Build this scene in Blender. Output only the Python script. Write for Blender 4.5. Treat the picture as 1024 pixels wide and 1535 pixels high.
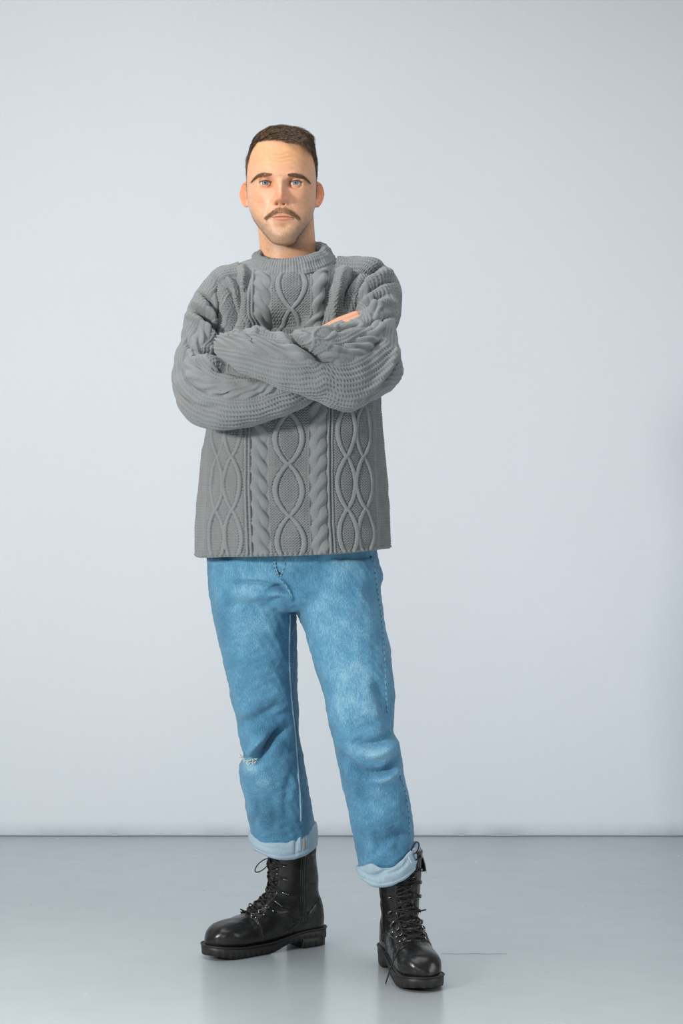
import bpy, bmesh, math, random
import numpy as np
from mathutils import Vector
from mathutils.bvhtree import BVHTree

for o in list(bpy.data.objects):
    bpy.data.objects.remove(o, do_unlink=True)
scene = bpy.context.scene
COL = scene.collection
rng = np.random.default_rng(7)

# ------------------------------------------------------------------ camera
CAM_Y, CAM_Z, FPX = -4.28, 1.0, 70.0 / 36.0 * 1535.0
cam_d = bpy.data.cameras.new('camera')
cam_d.sensor_fit = 'VERTICAL'
cam_d.sensor_height = 36.0
cam_d.sensor_width = 24.0
cam_d.lens = 70.0
cam = bpy.data.objects.new('camera', cam_d)
COL.objects.link(cam)
cam.location = (0.0, CAM_Y, CAM_Z)
cam.rotation_euler = (math.pi / 2, 0, 0)
scene.camera = cam

# ------------------------------------------------------------------ world, lamps, exposure
world = bpy.data.worlds.new('studio_world')
scene.world = world
world.use_nodes = True
bg = world.node_tree.nodes['Background']
bg.inputs['Color'].default_value = (0.90, 0.95, 1.0, 1)
bg.inputs['Strength'].default_value = 0.21


def area_lamp(name, loc, target, sx, sy, power, color=(1, 1, 1)):
    l = bpy.data.lights.new(name, 'AREA')
    l.shape = 'RECTANGLE'
    l.size, l.size_y = sx, sy
    l.energy = power
    l.color = color
    o = bpy.data.objects.new(name, l)
    COL.objects.link(o)
    o.location = loc
    o.rotation_euler = (Vector(target) - Vector(loc)).to_track_quat('-Z', 'Y').to_euler()
    return o


area_lamp('key_softbox', (-2.6, -2.6, 1.85), (0.0, 0.2, 1.1), 0.42, 0.42, 126, (1.0, 0.97, 0.93))
area_lamp('fill_softbox', (-0.5, -4.8, 1.5), (0.0, 0.6, 1.0), 1.2, 1.2, 20, (0.96, 0.98, 1.0))
area_lamp('overhead_fill', (-0.35, -0.5, 3.5), (-0.2, 0.0, 0.0), 2.6, 2.4, 44, (0.97, 0.99, 1.0)).data.spread = math.radians(160)  # added light out of view, brightens the floor from above
area_lamp('wall_fill', (2.4, -0.9, 0.8), (0.7, 1.9, 0.6), 1.2, 1.2, 18, (0.95, 0.98, 1.0))  # added unseen light, lifts the lower right of the wall

scene.view_settings.view_transform = 'Standard'
scene.view_settings.look = 'None'
scene.view_settings.gamma = 1.0
scene.view_settings.use_curve_mapping = False
scene.view_settings.exposure = 0.0


# ------------------------------------------------------------------ helpers
def W(px, py, Y):
    """point of the photograph at depth Y, in metres"""
    s = (Y - CAM_Y) / FPX
    return np.array([(px - 512.0) * s, Y, CAM_Z - (py - 767.5) * s])


def WX(pts, Y):
    return np.array([W(p[0], p[1], Y)[[0, 2]] for p in pts])


def pchip(x, y, xi):
    x = np.asarray(x, float); y = np.asarray(y, float); xi = np.asarray(xi, float)
    one = y.ndim == 1
    if one: y = y[:, None]
    h = np.diff(x); d = np.diff(y, axis=0) / h[:, None]
    m = np.zeros_like(y)
    w1 = (2 * h[1:] + h[:-1])[:, None]; w2 = (h[1:] + 2 * h[:-1])[:, None]
    with np.errstate(all='ignore'):
        hm = (w1 + w2) / (w1 / d[:-1] + w2 / d[1:])
    m[1:-1] = np.where(d[:-1] * d[1:] > 0, hm, 0)
    m[0] = d[0]; m[-1] = d[-1]
    xi_c = np.clip(xi, x[0], x[-1])
    i = np.clip(np.searchsorted(x, xi_c, side='right') - 1, 0, len(x) - 2)
    t = ((xi_c - x[i]) / h[i])[..., None]; hh = h[i][..., None]
    r = ((2*t**3 - 3*t**2 + 1) * y[i] + (t**3 - 2*t**2 + t) * hh * m[i]
         + (-2*t**3 + 3*t**2) * y[i+1] + (t**3 - t**2) * hh * m[i+1])
    return r[..., 0] if one else r


def catmull(y, ti):
    """smooth spline through rows of y at parameter 0..n-1"""
    y = np.asarray(y, float); n = len(y)
    i = np.clip(np.floor(ti).astype(int), 0, n - 2); t = (ti - i)[:, None]
    g = lambda k: y[np.clip(k, 0, n - 1)]
    p0, p1, p2, p3 = g(i - 1), g(i), g(i + 1), g(i + 2)
    return 0.5 * (2*p1 + (p2 - p0)*t + (2*p0 - 5*p1 + 4*p2 - p3)*t**2 + (3*p1 - p0 - 3*p2 + p3)*t**3)


def sstep(a, b, x):
    t = np.clip((x - a) / (b - a), 0, 1)
    return t * t * (3 - 2 * t)


def snoise(p, scale, seed, n=14):
    r = np.random.default_rng(seed)
    k = r.normal(size=(n, 3)); k /= np.linalg.norm(k, axis=1)[:, None]
    k *= (r.uniform(0.6, 1.6, n) * 2 * math.pi / scale)[:, None]
    ph = r.uniform(0, 6.28, n)
    return np.cos(p @ k.T + ph).sum(axis=1) / math.sqrt(n)


def polydist(xz, pts):
    """distance to a polyline in the XZ plane, parameter 0..1 along it"""
    pts = np.asarray(pts, float)
    L = np.r_[0, np.cumsum(np.linalg.norm(np.diff(pts, axis=0), axis=1))]
    best = np.full(len(xz), 1e9); tt = np.zeros(len(xz)); side = np.zeros(len(xz))
    for k in range(len(pts) - 1):
        a, b = pts[k], pts[k + 1]; ab = b - a; l2 = ab @ ab
        t = np.clip(((xz - a) @ ab) / l2, 0, 1)
        q = a + t[:, None] * ab - xz
        d = np.sqrt((q ** 2).sum(1)); m = d < best
        best[m] = d[m]; tt[m] = (L[k] + t[m] * math.sqrt(l2)) / L[-1]
        side[m] = np.sign(ab[0] * q[m, 1] - ab[1] * q[m, 0])
    return best, tt, side


def smooth_pts(pts, n=24):
    pts = np.asarray(pts, float)
    if len(pts) < 3: return pts
    return catmull(pts, np.linspace(0, len(pts) - 1, n))


def crease(P, N, pts, Y, depth, width, taper=True, front=True):
    """inward furrow (or ridge when depth < 0) along a line seen from the front"""
    pts = smooth_pts(WX(pts, Y))
    lo = pts.min(0) - 4 * width; hi = pts.max(0) + 4 * width
    D = np.zeros(len(P))
    m = (P[:, 0] > lo[0]) & (P[:, 0] < hi[0]) & (P[:, 2] > lo[1]) & (P[:, 2] < hi[1])
    if front: m &= N[:, 1] < 0.1
    idx = np.nonzero(m)[0]
    if len(idx) == 0: return D
    d, t, s = polydist(P[idx][:, [0, 2]], pts)
    a = np.exp(-(d / width) ** 2)
    if taper: a *= np.sqrt(np.clip(np.sin(math.pi * np.clip(t, .02, .98)), 0, 1))
    if front: a *= np.clip((0.1 - N[idx, 1]) * 2.5, 0, 1)
    D[idx] = -depth * a
    return D


def make_mesh(name, verts, quads=None, tris=None, smooth=True):
    me = bpy.data.meshes.new(name)
    verts = np.ascontiguousarray(verts, np.float32)
    me.vertices.add(len(verts)); me.vertices.foreach_set('co', verts.ravel())
    nq = 0 if quads is None else len(quads); nt = 0 if tris is None else len(tris)
    loops = np.concatenate([np.asarray(quads if nq else [], np.int32).ravel(),
                            np.asarray(tris if nt else [], np.int32).ravel()]).astype(np.int32)
    me.loops.add(len(loops)); me.loops.foreach_set('vertex_index', loops)
    me.polygons.add(nq + nt)
    start = np.r_[np.arange(nq) * 4, nq * 4 + np.arange(nt) * 3].astype(np.int32)
    me.polygons.foreach_set('loop_start', start)
    me.update(calc_edges=True)
    me.validate()
    if smooth: me.polygons.foreach_set('use_smooth', np.ones(len(me.polygons), bool))
    return me


def add_obj(name, me, mat, parent=None, label=None):
    o = bpy.data.objects.new(name, me)
    COL.objects.link(o)
    if mat is not None:
        me.materials.clear(); me.materials.append(mat)
    if parent is not None: o.parent = parent
    if label: o['label'] = label
    return o


def grid_faces(nv, nu, wrap=True, off=0, flip=False):
    i = np.arange(nv - 1)[:, None]; j = np.arange(nu if wrap else nu - 1)[None, :]
    jn = (j + 1) % nu
    q = np.stack([i * nu + j + 0 * jn, i * nu + jn, (i + 1) * nu + jn, (i + 1) * nu + j + 0 * jn], -1).reshape(-1, 4) + off
    return q[:, ::-1] if flip else q


def grid_normals(V, wrap=True):
    if wrap:
        du = np.roll(V, -1, 1) - np.roll(V, 1, 1)
    else:
        du = np.gradient(V, axis=1)
    dv = np.gradient(V, axis=0)
    n = np.cross(du, dv)
    return n / (np.linalg.norm(n, axis=2, keepdims=True) + 1e-12)


class MB:
    """collects vertices and faces"""
    def __init__(s): s.v = []; s.q = []; s.t = []; s.n = 0
    def grid(s, V, wrap=True, cap0=False, cap1=False, flip=False):
        nv, nu = V.shape[:2]
        s.v.append(V.reshape(-1, 3)); s.q.append(grid_faces(nv, nu, wrap, s.n, flip))
        base = s.n; s.n += nv * nu
        for c, row in ((cap0, 0), (cap1, nv - 1)):
            if c:
                s.v.append(V[row].mean(0)[None]); k = s.n; s.n += 1
                a = base + row * nu + np.arange(nu); b = base + row * nu + (np.arange(nu) + 1) % nu
                t = np.stack([a, b, np.full(nu, k)], -1)
                if (row == 0) != flip: t = t[:, ::-1]
                s.t.append(t)
    def tube(s, pts, r, nu=8, flat=None, up=None):
        """round (or flattened) tube along points; r may vary"""
        pts = np.asarray(pts, float); n = len(pts)
        r = np.broadcast_to(np.asarray(r, float), (n,))
        T = np.gradient(pts, axis=0); T /= np.linalg.norm(T, axis=1)[:, None] + 1e-12
        if up is None:
            a = np.array([0.3, 0.2, 0.93]) if abs(T[0] @ [0.3, 0.2, 0.93]) < .9 else np.array([1.0, 0.1, 0])
            A = np.zeros((n, 3))
            for k in range(n):
                a = a - (a @ T[k]) * T[k]; a /= np.linalg.norm(a) + 1e-12; A[k] = a
        else:
            A = np.broadcast_to(np.asarray(up, float), (n, 3)); A = A - (A * T).sum(1)[:, None] * T
            A = A / (np.linalg.norm(A, axis=1)[:, None] + 1e-12)
        B = np.cross(T, A)
        th = np.arange(nu) / nu * 2 * math.pi
        fl = 1.0 if flat is None else flat
        V = pts[:, None] + (A[:, None] * np.cos(th)[None, :, None] * fl + B[:, None] * np.sin(th)[None, :, None]) * r[:, None, None]
        s.grid(V, True, True, True)
    def ball(s, c, r, n=10):
        th = np.linspace(0.02, math.pi - .02, n); ph = np.arange(n * 2) / (n * 2) * 2 * math.pi
        r = np.broadcast_to(np.asarray(r, float), (3,))
        V = np.stack([np.sin(th)[:, None] * np.cos(ph), np.sin(th)[:, None] * np.sin(ph), np.cos(th)[:, None] + 0 * ph], -1) * r + np.asarray(c)
        s.grid(V, True, True, True, flip=True)
    def mesh(s, name, smooth=True):
        return make_mesh(name, np.concatenate(s.v), np.concatenate(s.q) if s.q else None,
                         np.concatenate(s.t) if s.t else None, smooth)


def remesh(me, voxel, smooth_iter=4, lam=0.6):
    """fuse overlapping closed shells into one skin; returns verts, faces (quads)"""
    o = bpy.data.objects.new('tmp', me); COL.objects.link(o)
    m = o.modifiers.new('r', 'REMESH'); m.mode = 'VOXEL'; m.voxel_size = voxel; m.adaptivity = 0
    dg = bpy.context.evaluated_depsgraph_get()
    ev = o.evaluated_get(dg); me2 = bpy.data.meshes.new_from_object(ev)
    bpy.data.objects.remove(o, do_unlink=True)
    v = np.empty(len(me2.vertices) * 3, np.float32); me2.vertices.foreach_get('co', v); v = v.reshape(-1, 3).astype(float)
    e = np.empty(len(me2.edges) * 2, np.int32); me2.edges.foreach_get('vertices', e); e = e.reshape(-1, 2)
    for _ in range(smooth_iter): v = lap(v, e, lam)
    me2.vertices.foreach_set('co', v.astype(np.float32).ravel()); me2.update()
    return me2, v, e


def lap(v, e, lam):
    n = len(v)
    deg = np.bincount(e.ravel(), minlength=n)
    out = np.empty_like(v)
    for k in range(3):
        s = np.bincount(e[:, 0], v[e[:, 1], k], n) + np.bincount(e[:, 1], v[e[:, 0], k], n)
        out[:, k] = s / np.maximum(deg, 1)
    return v + lam * (out - v)


def get_vn(me):
    n = np.empty(len(me.vertices) * 3, np.float32); me.vertex_normals.foreach_get('vector', n)
    return n.reshape(-1, 3).astype(float)


def set_co(me, v):
    me.vertices.foreach_set('co', np.ascontiguousarray(v, np.float32).ravel()); me.update()


def set_attr(me, name, rgb):
    a = me.color_attributes.new(name, 'FLOAT_COLOR', 'POINT')
    c = np.ones((len(rgb), 4), np.float32); c[:, :3] = rgb
    a.data.foreach_set('color', c.ravel())


def srgb(r, g, b):
    f = lambda c: (c / 255 / 12.92) if c / 255 <= .04045 else ((c / 255 + .055) / 1.055) ** 2.4
    return np.array([f(r), f(g), f(b)])


# ------------------------------------------------------------------ materials
def new_mat(name, base=(.5, .5, .5), rough=.6, **kw):
    m = bpy.data.materials.new(name); m.use_nodes = True
    b = m.node_tree.nodes['Principled BSDF']
    b.inputs['Base Color'].default_value = (*base, 1); b.inputs['Roughness'].default_value = rough
    for k, v in kw.items(): b.inputs[k.replace('_', ' ')].default_value = v
    return m, m.node_tree, b


def N(nt, typ, **kw):
    n = nt.nodes.new(typ)
    for k, v in kw.items():
        if k in n.inputs: n.inputs[k].default_value = v
        else: setattr(n, k, v)
    return n


def noise_color(nt, bsdf, c0, c1, scale, detail=4, stretch=(1, 1, 1), lo=.35, hi=.65, coord='Object', src=None):
    tc = N(nt, 'ShaderNodeTexCoord'); mp = N(nt, 'ShaderNodeMapping'); mp.inputs['Scale'].default_value = stretch
    nz = N(nt, 'ShaderNodeTexNoise'); nz.inputs['Scale'].default_value = scale; nz.inputs['Detail'].default_value = detail
    mr = N(nt, 'ShaderNodeMapRange'); mr.inputs['From Min'].default_value = lo; mr.inputs['From Max'].default_value = hi
    mx = N(nt, 'ShaderNodeMix', data_type='RGBA')
    nt.links.new(tc.outputs[coord], mp.inputs[0]); nt.links.new(mp.outputs[0], nz.inputs['Vector'])
    nt.links.new(nz.outputs['Fac'], mr.inputs[0]); nt.links.new(mr.outputs[0], mx.inputs['Factor'])
    mx.inputs['A'].default_value = (*c0, 1); mx.inputs['B'].default_value = (*c1, 1)
    if bsdf is not None: nt.links.new(mx.outputs['Result'], bsdf.inputs['Base Color'])
    return mx, nz, mp


def add_bump(nt, bsdf, fac_socket, strength, dist):
    b = N(nt, 'ShaderNodeBump'); b.inputs['Strength'].default_value = strength; b.inputs['Distance'].default_value = dist
    nt.links.new(fac_socket, b.inputs['Height']); nt.links.new(b.outputs[0], bsdf.inputs['Normal'])
    return b


def attr_col(nt, name):
    a = N(nt, 'ShaderNodeAttribute'); a.attribute_name = name
    return a
# ------------------------------------------------------------------ the room: wall and floor
WALL_Y = CAM_Y + FPX * CAM_Z / (1253.5 - 767.5)

m_wall, nt, b = new_mat('white_painted_wall', (.74, .78, .83), .75)
mx, nz, mp = noise_color(nt, b, (.62, .672, .712), (.665, .698, .742), .7, 5, lo=.3, hi=.7)
nf = N(nt, 'ShaderNodeTexNoise'); nf.inputs['Scale'].default_value = 260; nf.inputs['Detail'].default_value = 3
tcw = N(nt, 'ShaderNodeTexCoord'); nt.links.new(tcw.outputs['Object'], nf.inputs['Vector'])
add_bump(nt, b, nf.outputs['Fac'], .25, .002)

m_floor, nt, b = new_mat('grey_painted_floor', (.5, .55, .57), .28)
mx, nz, mp = noise_color(nt, b, (.70, .775, .79), (.77, .82, .835), 1.6, 6, lo=.3, hi=.7)
# small dark specks and scuffs
vo = N(nt, 'ShaderNodeTexVoronoi'); vo.inputs['Scale'].default_value = 4.3
tcf = N(nt, 'ShaderNodeTexCoord'); mpf = N(nt, 'ShaderNodeMapping'); mpf.inputs['Scale'].default_value = (1, 2.2, 1)
nt.links.new(tcf.outputs['Object'], mpf.inputs[0]); nt.links.new(mpf.outputs[0], vo.inputs['Vector'])
lt = N(nt, 'ShaderNodeMapRange'); lt.inputs['From Min'].default_value = .012; lt.inputs['From Max'].default_value = .03
lt.inputs['To Min'].default_value = .55; lt.inputs['To Max'].default_value = 0
nt.links.new(vo.outputs['Distance'], lt.inputs[0])
mx2 = N(nt, 'ShaderNodeMix', data_type='RGBA'); mx2.inputs['B'].default_value = (.17, .18, .18, 1)
nt.links.new(lt.outputs[0], mx2.inputs['Factor']); nt.links.new(mx.outputs['Result'], mx2.inputs['A'])
nt.links.new(mx2.outputs['Result'], b.inputs['Base Color'])
nr = N(nt, 'ShaderNodeTexNoise'); nr.inputs['Scale'].default_value = 9; nr.inputs['Detail'].default_value = 5
nt.links.new(tcf.outputs['Object'], nr.inputs['Vector'])
rr = N(nt, 'ShaderNodeMapRange'); rr.inputs['To Min'].default_value = .22; rr.inputs['To Max'].default_value = .30
nt.links.new(nr.outputs['Fac'], rr.inputs[0]); nt.links.new(rr.outputs[0], b.inputs['Roughness'])

# wall with a slightly ragged lower plaster edge
xs = np.linspace(-4, 4, 1601)
rag = .0035 + .0022 * (snoise(np.stack([xs, 0 * xs, 0 * xs], -1), .35, 3) + .8 * snoise(np.stack([xs, 0 * xs, 0 * xs], -1), .05, 4)) * .5
rag = np.clip(rag, .0005, .012)
rows = [(WALL_Y + .10, None, -.01), (WALL_Y + .004, None, .0), (WALL_Y, 'r', 0), (WALL_Y, None, .05), (WALL_Y, None, 4.2), (WALL_Y + .10, None, 4.2)]
V = np.zeros((len(rows), len(xs), 3))
for k, (yy, r_, z) in enumerate(rows):
    V[k, :, 0] = xs; V[k, :, 1] = yy; V[k, :, 2] = rag if r_ else z
mb = MB(); mb.grid(V, wrap=False)
o = add_obj('wall_back', mb.mesh('wall_back', False), m_wall)
o['kind'] = 'structure'; o['label'] = 'plain white painted studio wall behind the man'
me = make_mesh('floor', np.array([[-4, -5, 0], [4, -5, 0], [4, WALL_Y + .1, 0], [-4, WALL_Y + .1, 0],
                                  [-4, -5, -.05], [4, -5, -.05], [4, WALL_Y + .1, -.05], [-4, WALL_Y + .1, -.05]]),
               [[0, 1, 2, 3], [7, 6, 5, 4], [0, 4, 5, 1], [1, 5, 6, 2], [2, 6, 7, 3], [3, 7, 4, 0]], smooth=False)
o = add_obj('floor', me, m_floor)
o['kind'] = 'structure'; o['label'] = 'glossy light grey painted concrete floor with faint scuffs'

# hairline crack running across the paint beside the boot
xs = np.linspace(.225, .375, 40); zz = .2265 + .0012 * np.sin(xs * 90) + .0008 * np.sin(xs * 310)
wv = .0007 * (1 - np.abs(np.linspace(-1, 1, 40)) ** 3) + .0001
V = np.stack([np.stack([xs, zz - wv, 0 * xs + .0002], -1), np.stack([xs, zz, 0 * xs + .0005], -1), np.stack([xs, zz + wv, 0 * xs + .0002], -1)], 0)
mb = MB(); mb.grid(V, wrap=False)
add_obj('hairline_crack', mb.mesh('hairline_crack'), new_mat('dark_crack', tuple(srgb(118, 122, 120)), .8)[0], o)

# ------------------------------------------------------------------ the man
man = bpy.data.objects.new('person', None); COL.objects.link(man)
man.location = (0, 0, 0)
man['label'] = 'man standing with crossed arms in grey cable-knit sweater, blue jeans and black boots'
man['category'] = 'person'
# ------------------------------------------------------------------ jeans
def denim_mat(name, dark, mid, light, use_wear=True):
    m, nt, b = new_mat(name, mid, .85)
    b.inputs['Sheen Weight'].default_value = .15
    tc = N(nt, 'ShaderNodeTexCoord')
    def nz(scale, st, det):
        mp = N(nt, 'ShaderNodeMapping'); mp.inputs['Scale'].default_value = st
        n = N(nt, 'ShaderNodeTexNoise'); n.inputs['Scale'].default_value = scale; n.inputs['Detail'].default_value = det
        nt.links.new(tc.outputs['Object'], mp.inputs[0]); nt.links.new(mp.outputs[0], n.inputs['Vector'])
        return n
    streak = nz(560, (1, 1, .16), 3)      # vertical slub
    twill = nz(900, (1, 1, .6), 2)
    big = nz(16, (1, 1, .6), 5)
    ad = N(nt, 'ShaderNodeMath', operation='ADD')
    nt.links.new(streak.outputs['Fac'], ad.inputs[0]); nt.links.new(twill.outputs['Fac'], ad.inputs[1])
    mb_ = N(nt, 'ShaderNodeMath', operation='MULTIPLY_ADD'); mb_.inputs[1].default_value = .75
    nt.links.new(big.outputs['Fac'], mb_.inputs[0]); nt.links.new(ad.outputs[0], mb_.inputs[2])
    mr = N(nt, 'ShaderNodeMapRange'); mr.inputs['From Min'].default_value = .95; mr.inputs['From Max'].default_value = 1.8
    mr.inputs['To Min'].default_value = -.25; mr.inputs['To Max'].default_value = .25
    nt.links.new(mb_.outputs[0], mr.inputs[0])
    fac = mr.outputs[0]
    if use_wear:
        at = attr_col(nt, 'wear')
        a2 = N(nt, 'ShaderNodeMath', operation='ADD'); nt.links.new(mr.outputs[0], a2.inputs[0]); nt.links.new(at.outputs['Fac'], a2.inputs[1])
    else:
        a2 = N(nt, 'ShaderNodeMath', operation='ADD'); nt.links.new(mr.outputs[0], a2.inputs[0]); a2.inputs[1].default_value = .5
    cr = N(nt, 'ShaderNodeValToRGB')
    cr.color_ramp.elements[0].position = .05; cr.color_ramp.elements[0].color = (*dark, 1)
    cr.color_ramp.elements[1].position = .95; cr.color_ramp.elements[1].color = (*light, 1)
    e = cr.color_ramp.elements.new(.45); e.color = (*mid, 1)
    nt.links.new(a2.outputs[0], cr.inputs[0]); nt.links.new(cr.outputs[0], b.inputs['Base Color'])
    add_bump(nt, b, ad.outputs[0], .35, .0012)
    return m

m_denim = denim_mat('washed_blue_denim', srgb(44, 94, 124), srgb(82, 140, 172), srgb(164, 202, 216))
m_cuff = denim_mat('pale_denim_underside', srgb(118, 142, 158), srgb(148, 170, 184), srgb(178, 196, 206), False)
m_seam = denim_mat('faded_denim_seam', srgb(58, 106, 136), srgb(92, 144, 174), srgb(140, 178, 198), False)
m_inseam = denim_mat('pale_inseam', srgb(92, 132, 158), srgb(134, 172, 194), srgb(176, 202, 216), False)
m_stitch, _, _ = new_mat('dark_seam_thread', tuple(srgb(56, 88, 114)), .8)
m_stitch_d, _, _ = new_mat('dark_ladder_thread', tuple(srgb(48, 76, 100)), .8)
m_thread, _, _ = new_mat('white_frayed_thread', tuple(srgb(226, 226, 220)), .9)

R_ROWS = [  # py, left edge, right edge, Y centre, half depth
    (836, 311, 436, .135, .118), (870, 312, 440, .135, .118), (906, 317, 440, .14, .112), (925, 321, 444, .145, .106), (957, 327.5, 445, .155, .100),
    (997, 336.5, 445, .165, .094), (1042, 345.5, 446, .18, .088), (1075, 353, 448, .19, .085), (1096, 357, 447, .198, .084),
    (1118, 361, 451, .206, .084), (1134, 364, 454, .212, .083), (1147, 358, 456, .218, .082), (1171, 361, 461, .232, .080),
    (1209, 369, 467, .256, .078), (1245, 376, 471, .285, .075), (1272, 380, 470, .300, .073)]
L_ROWS = [
    (836, 436, 566, .125, .118), (848, 436, 569, .12, .118), (863, 436, 575, .12, .118), (872, 437, 573, .12, .118), (884, 438, 570, .12, .117), (906, 441, 573, .11, .112), (925, 447, 576, .105, .108), (957, 459.5, 581, .09, .102),
    (997, 471.6, 588, .07, .096), (1042, 485, 592, .055, .09), (1071, 490.5, 591, .05, .087), (1096, 496, 590, .05, .085),
    (1113, 500, 598, .052, .085), (1131, 505, 602, .055, .085), (1159, 510, 606, .062, .083), (1187, 516, 612, .068, .08),
    (1218, 522, 618, .076, .078), (1259, 531, 620, .086, .075), (1302, 539, 618, .096, .07)]
P_ROWS = [(770, 330, 556, .13, .125), (800, 316, 562, .13, .128), (836, 310.5, 566, .13, .13), (866, 311.5, 568, .13, .130), (886, 314, 567, .13, .126), (902, 330, 560, .13, .115), (914, 385, 500, .13, .09)]


def rows_tube(rows, n, nu=96, ex=2.3):
    rows = np.array(rows, float)
    t = np.linspace(rows[0, 0], rows[-1, 0], n)
    r = pchip(rows[:, 0], rows[:, 1:], t)
    s = (r[:, 2] - CAM_Y) / FPX
    xl = (r[:, 0] - 512) * s; xr = (r[:, 1] - 512) * s; z = CAM_Z - (t - 767.5) * s
    th = np.arange(nu) / nu * 2 * math.pi
    c, sn = np.cos(th), np.sin(th)
    cx = np.sign(c) * np.abs(c) ** (2 / ex); sy = np.sign(sn) * np.abs(sn) ** (2 / ex)
    V = np.zeros((n, nu, 3))
    V[..., 0] = ((xl + xr) / 2)[:, None] + ((xr - xl) / 2)[:, None] * cx
    V[..., 1] = r[:, 2][:, None] + r[:, 3][:, None] * sy
    V[..., 2] = z[:, None]
    return V


mb = MB()
for rows, n in ((R_ROWS, 120), (L_ROWS, 120), (P_ROWS, 50)):
    mb.grid(rows_tube(rows, n), True, True, True, flip=True)
me, P, E = remesh(mb.mesh('jeans_raw'), .0032, 3, .5)
# soften the crotch join only
mc = np.exp(-(((P[:, 0] - W(440, 905, .13)[0]) / .06) ** 2 + ((P[:, 2] - W(440, 905, .13)[2]) / .05) ** 2))[:, None]
for _ in range(12): P = P + mc * (lap(P, E, .6) - P)
set_co(me, P); Nn = get_vn(me)
D = np.zeros(len(P))
C = lambda pts, Y, d, w, **k: crease(P, Nn, pts, Y, d, w, **k)
# viewer's left leg
D += C([(381, 1147), (390, 1132), (402, 1116), (416, 1102), (430, 1092)], .12, .034, .0085)
D += C([(370, 1140), (382, 1122), (396, 1104)], .12, -.014, .010)
D += C([(364, 1143), (374, 1147), (383, 1145)], .13, -.006, .006)
D += C([(358, 1137), (368, 1135), (380, 1136)], .13, .010, .004)
D += C([(352, 1090), (375, 1082), (402, 1068), (425, 1052)], .1, .010, .012)
D += C([(400, 1082), (420, 1074), (440, 1062)], .1, .005, .009)
D += C([(372, 1150), (392, 1165), (410, 1190)], .14, -.004, .014)
D += C([(440, 1150), (430, 1190), (428, 1235)], .18, .005, .010)
D += C([(380, 1238), (386, 1215), (388, 1190)], .2, .005, .009)
D += C([(408, 1250), (412, 1225), (410, 1205)], .2, .003, .010)
D += C([(342, 873), (370, 872), (402, 875), (425, 882)], .02, .008, .005)
D += C([(345, 884), (375, 890), (415, 892), (434, 900)], .02, -.004, .010)
D += C([(402, 884), (418, 880), (433, 888)], .02, .014, .006)
D += C([(400, 905), (420, 898), (436, 912)], .03, .007, .008)
D += C([(330, 912), (365, 906), (410, 918)], .04, .004, .012)
D += C([(420, 935), (428, 960), (432, 1000)], .05, .006, .010)
D += C([(415, 1000), (428, 1010), (437, 1040)], .06, .004, .012)
# viewer's right leg
D += C([(440, 906), (452, 935), (470, 960)], .03, .004, .012)
D += C([(432, 876), (455, 890), (485, 896)], .0, .004, .010)
D += C([(425, 866), (438, 884), (444, 908)], .02, .007, .006)
D += C([(588, 1098), (570, 1112), (548, 1116), (528, 1108)], -.03, .011, .009)
D += C([(599, 1118), (582, 1124), (562, 1132), (545, 1130)], -.03, -.012, .010)
D += C([(598, 1138), (588, 1150), (574, 1159), (556, 1158)], -.03, .020, .008)
D += C([(600, 1156), (588, 1164), (566, 1172), (552, 1166)], -.03, -.010, .009)
D += C([(506, 1126), (526, 1146), (548, 1160), (574, 1178)], -.02, .009, .009)
D += C([(562, 1020), (575, 1050), (583, 1085)], -.02, .014, .013)
D += C([(520, 1092), (548, 1090), (576, 1078)], -.04, .004, .012)
D += C([(530, 1195), (560, 1205), (600, 1196)], -.01, .004, .014)
D += C([(575, 1262), (600, 1252), (618, 1256)], .0, .006, .008)
D += C([(538, 1295), (542, 1270), (540, 1240)], .03, .006, .010)
D += C([(562, 1290), (566, 1268), (562, 1245)], .01, .005, .009)
D += C([(592, 1284), (598, 1264), (604, 1240)], .01, .004, .010)
D += C([(520, 850), (545, 870), (562, 905)], .0, .003, .012)
D += .0012 * snoise(P, .07, 21) + .0006 * snoise(P, .025, 22)
P = P + Nn * D[:, None]
# the torn knee gap on the outer edge of the left leg
set_co(me, P); Nn = get_vn(me)
# wear: faded fronts of the thighs, knees, folds
def blob(px, py, Y, rx, rz):
    c = W(px, py, Y); s = (Y - CAM_Y) / FPX
    return np.exp(-(((P[:, 0] - c[0]) / (rx * s)) ** 2 + ((P[:, 2] - c[2]) / (rz * s)) ** 2))
fr = np.clip(-Nn[:, 1] * 1.3, 0, 1)
wear = .36 + fr * (.13 * blob(375, 900, .05, 45, 60) + .08 * blob(372, 985, .07, 32, 70) + .16 * blob(505, 930, 0, 45, 90) + .15 * blob(530, 1030, -.02, 35, 75)
                   + .30 * blob(372, 1152, .13, 16, 12) + .14 * blob(385, 1185, .15, 22, 30)
                   + .30 * blob(562, 1132, -.03, 34, 16) + .2 * blob(578, 1170, -.03, 26, 14) + .12 * blob(560, 1205, -.01, 30, 25)
                   - .10 * blob(420, 1130, .12, 22, 40) - .12 * blob(535, 1170, -.02, 20, 40) - .10 * blob(590, 1260, 0, 30, 30) - .10 * blob(410, 1225, .2, 30, 25)
                   + .10 * blob(440, 842, 0, 30, 12))
wear -= .18 * np.exp(-(D / .006 - 1.0) ** 2) * 0
wear += np.clip(D, -.004, .004) * 14            # rubbed pale on raised folds, indigo left in furrows
wear += .05 * snoise(P, .05, 31) * fr
set_attr(me, 'wear', np.repeat(np.clip(wear, 0, 1)[:, None], 3, 1))
jeans = add_obj('jeans', me, m_denim, man, 'faded blue straight-leg denim jeans with rolled cuffs')
bpy.context.view_layer.update()
J_BVH = BVHTree.FromObject(jeans, bpy.context.evaluated_depsgraph_get())


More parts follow.
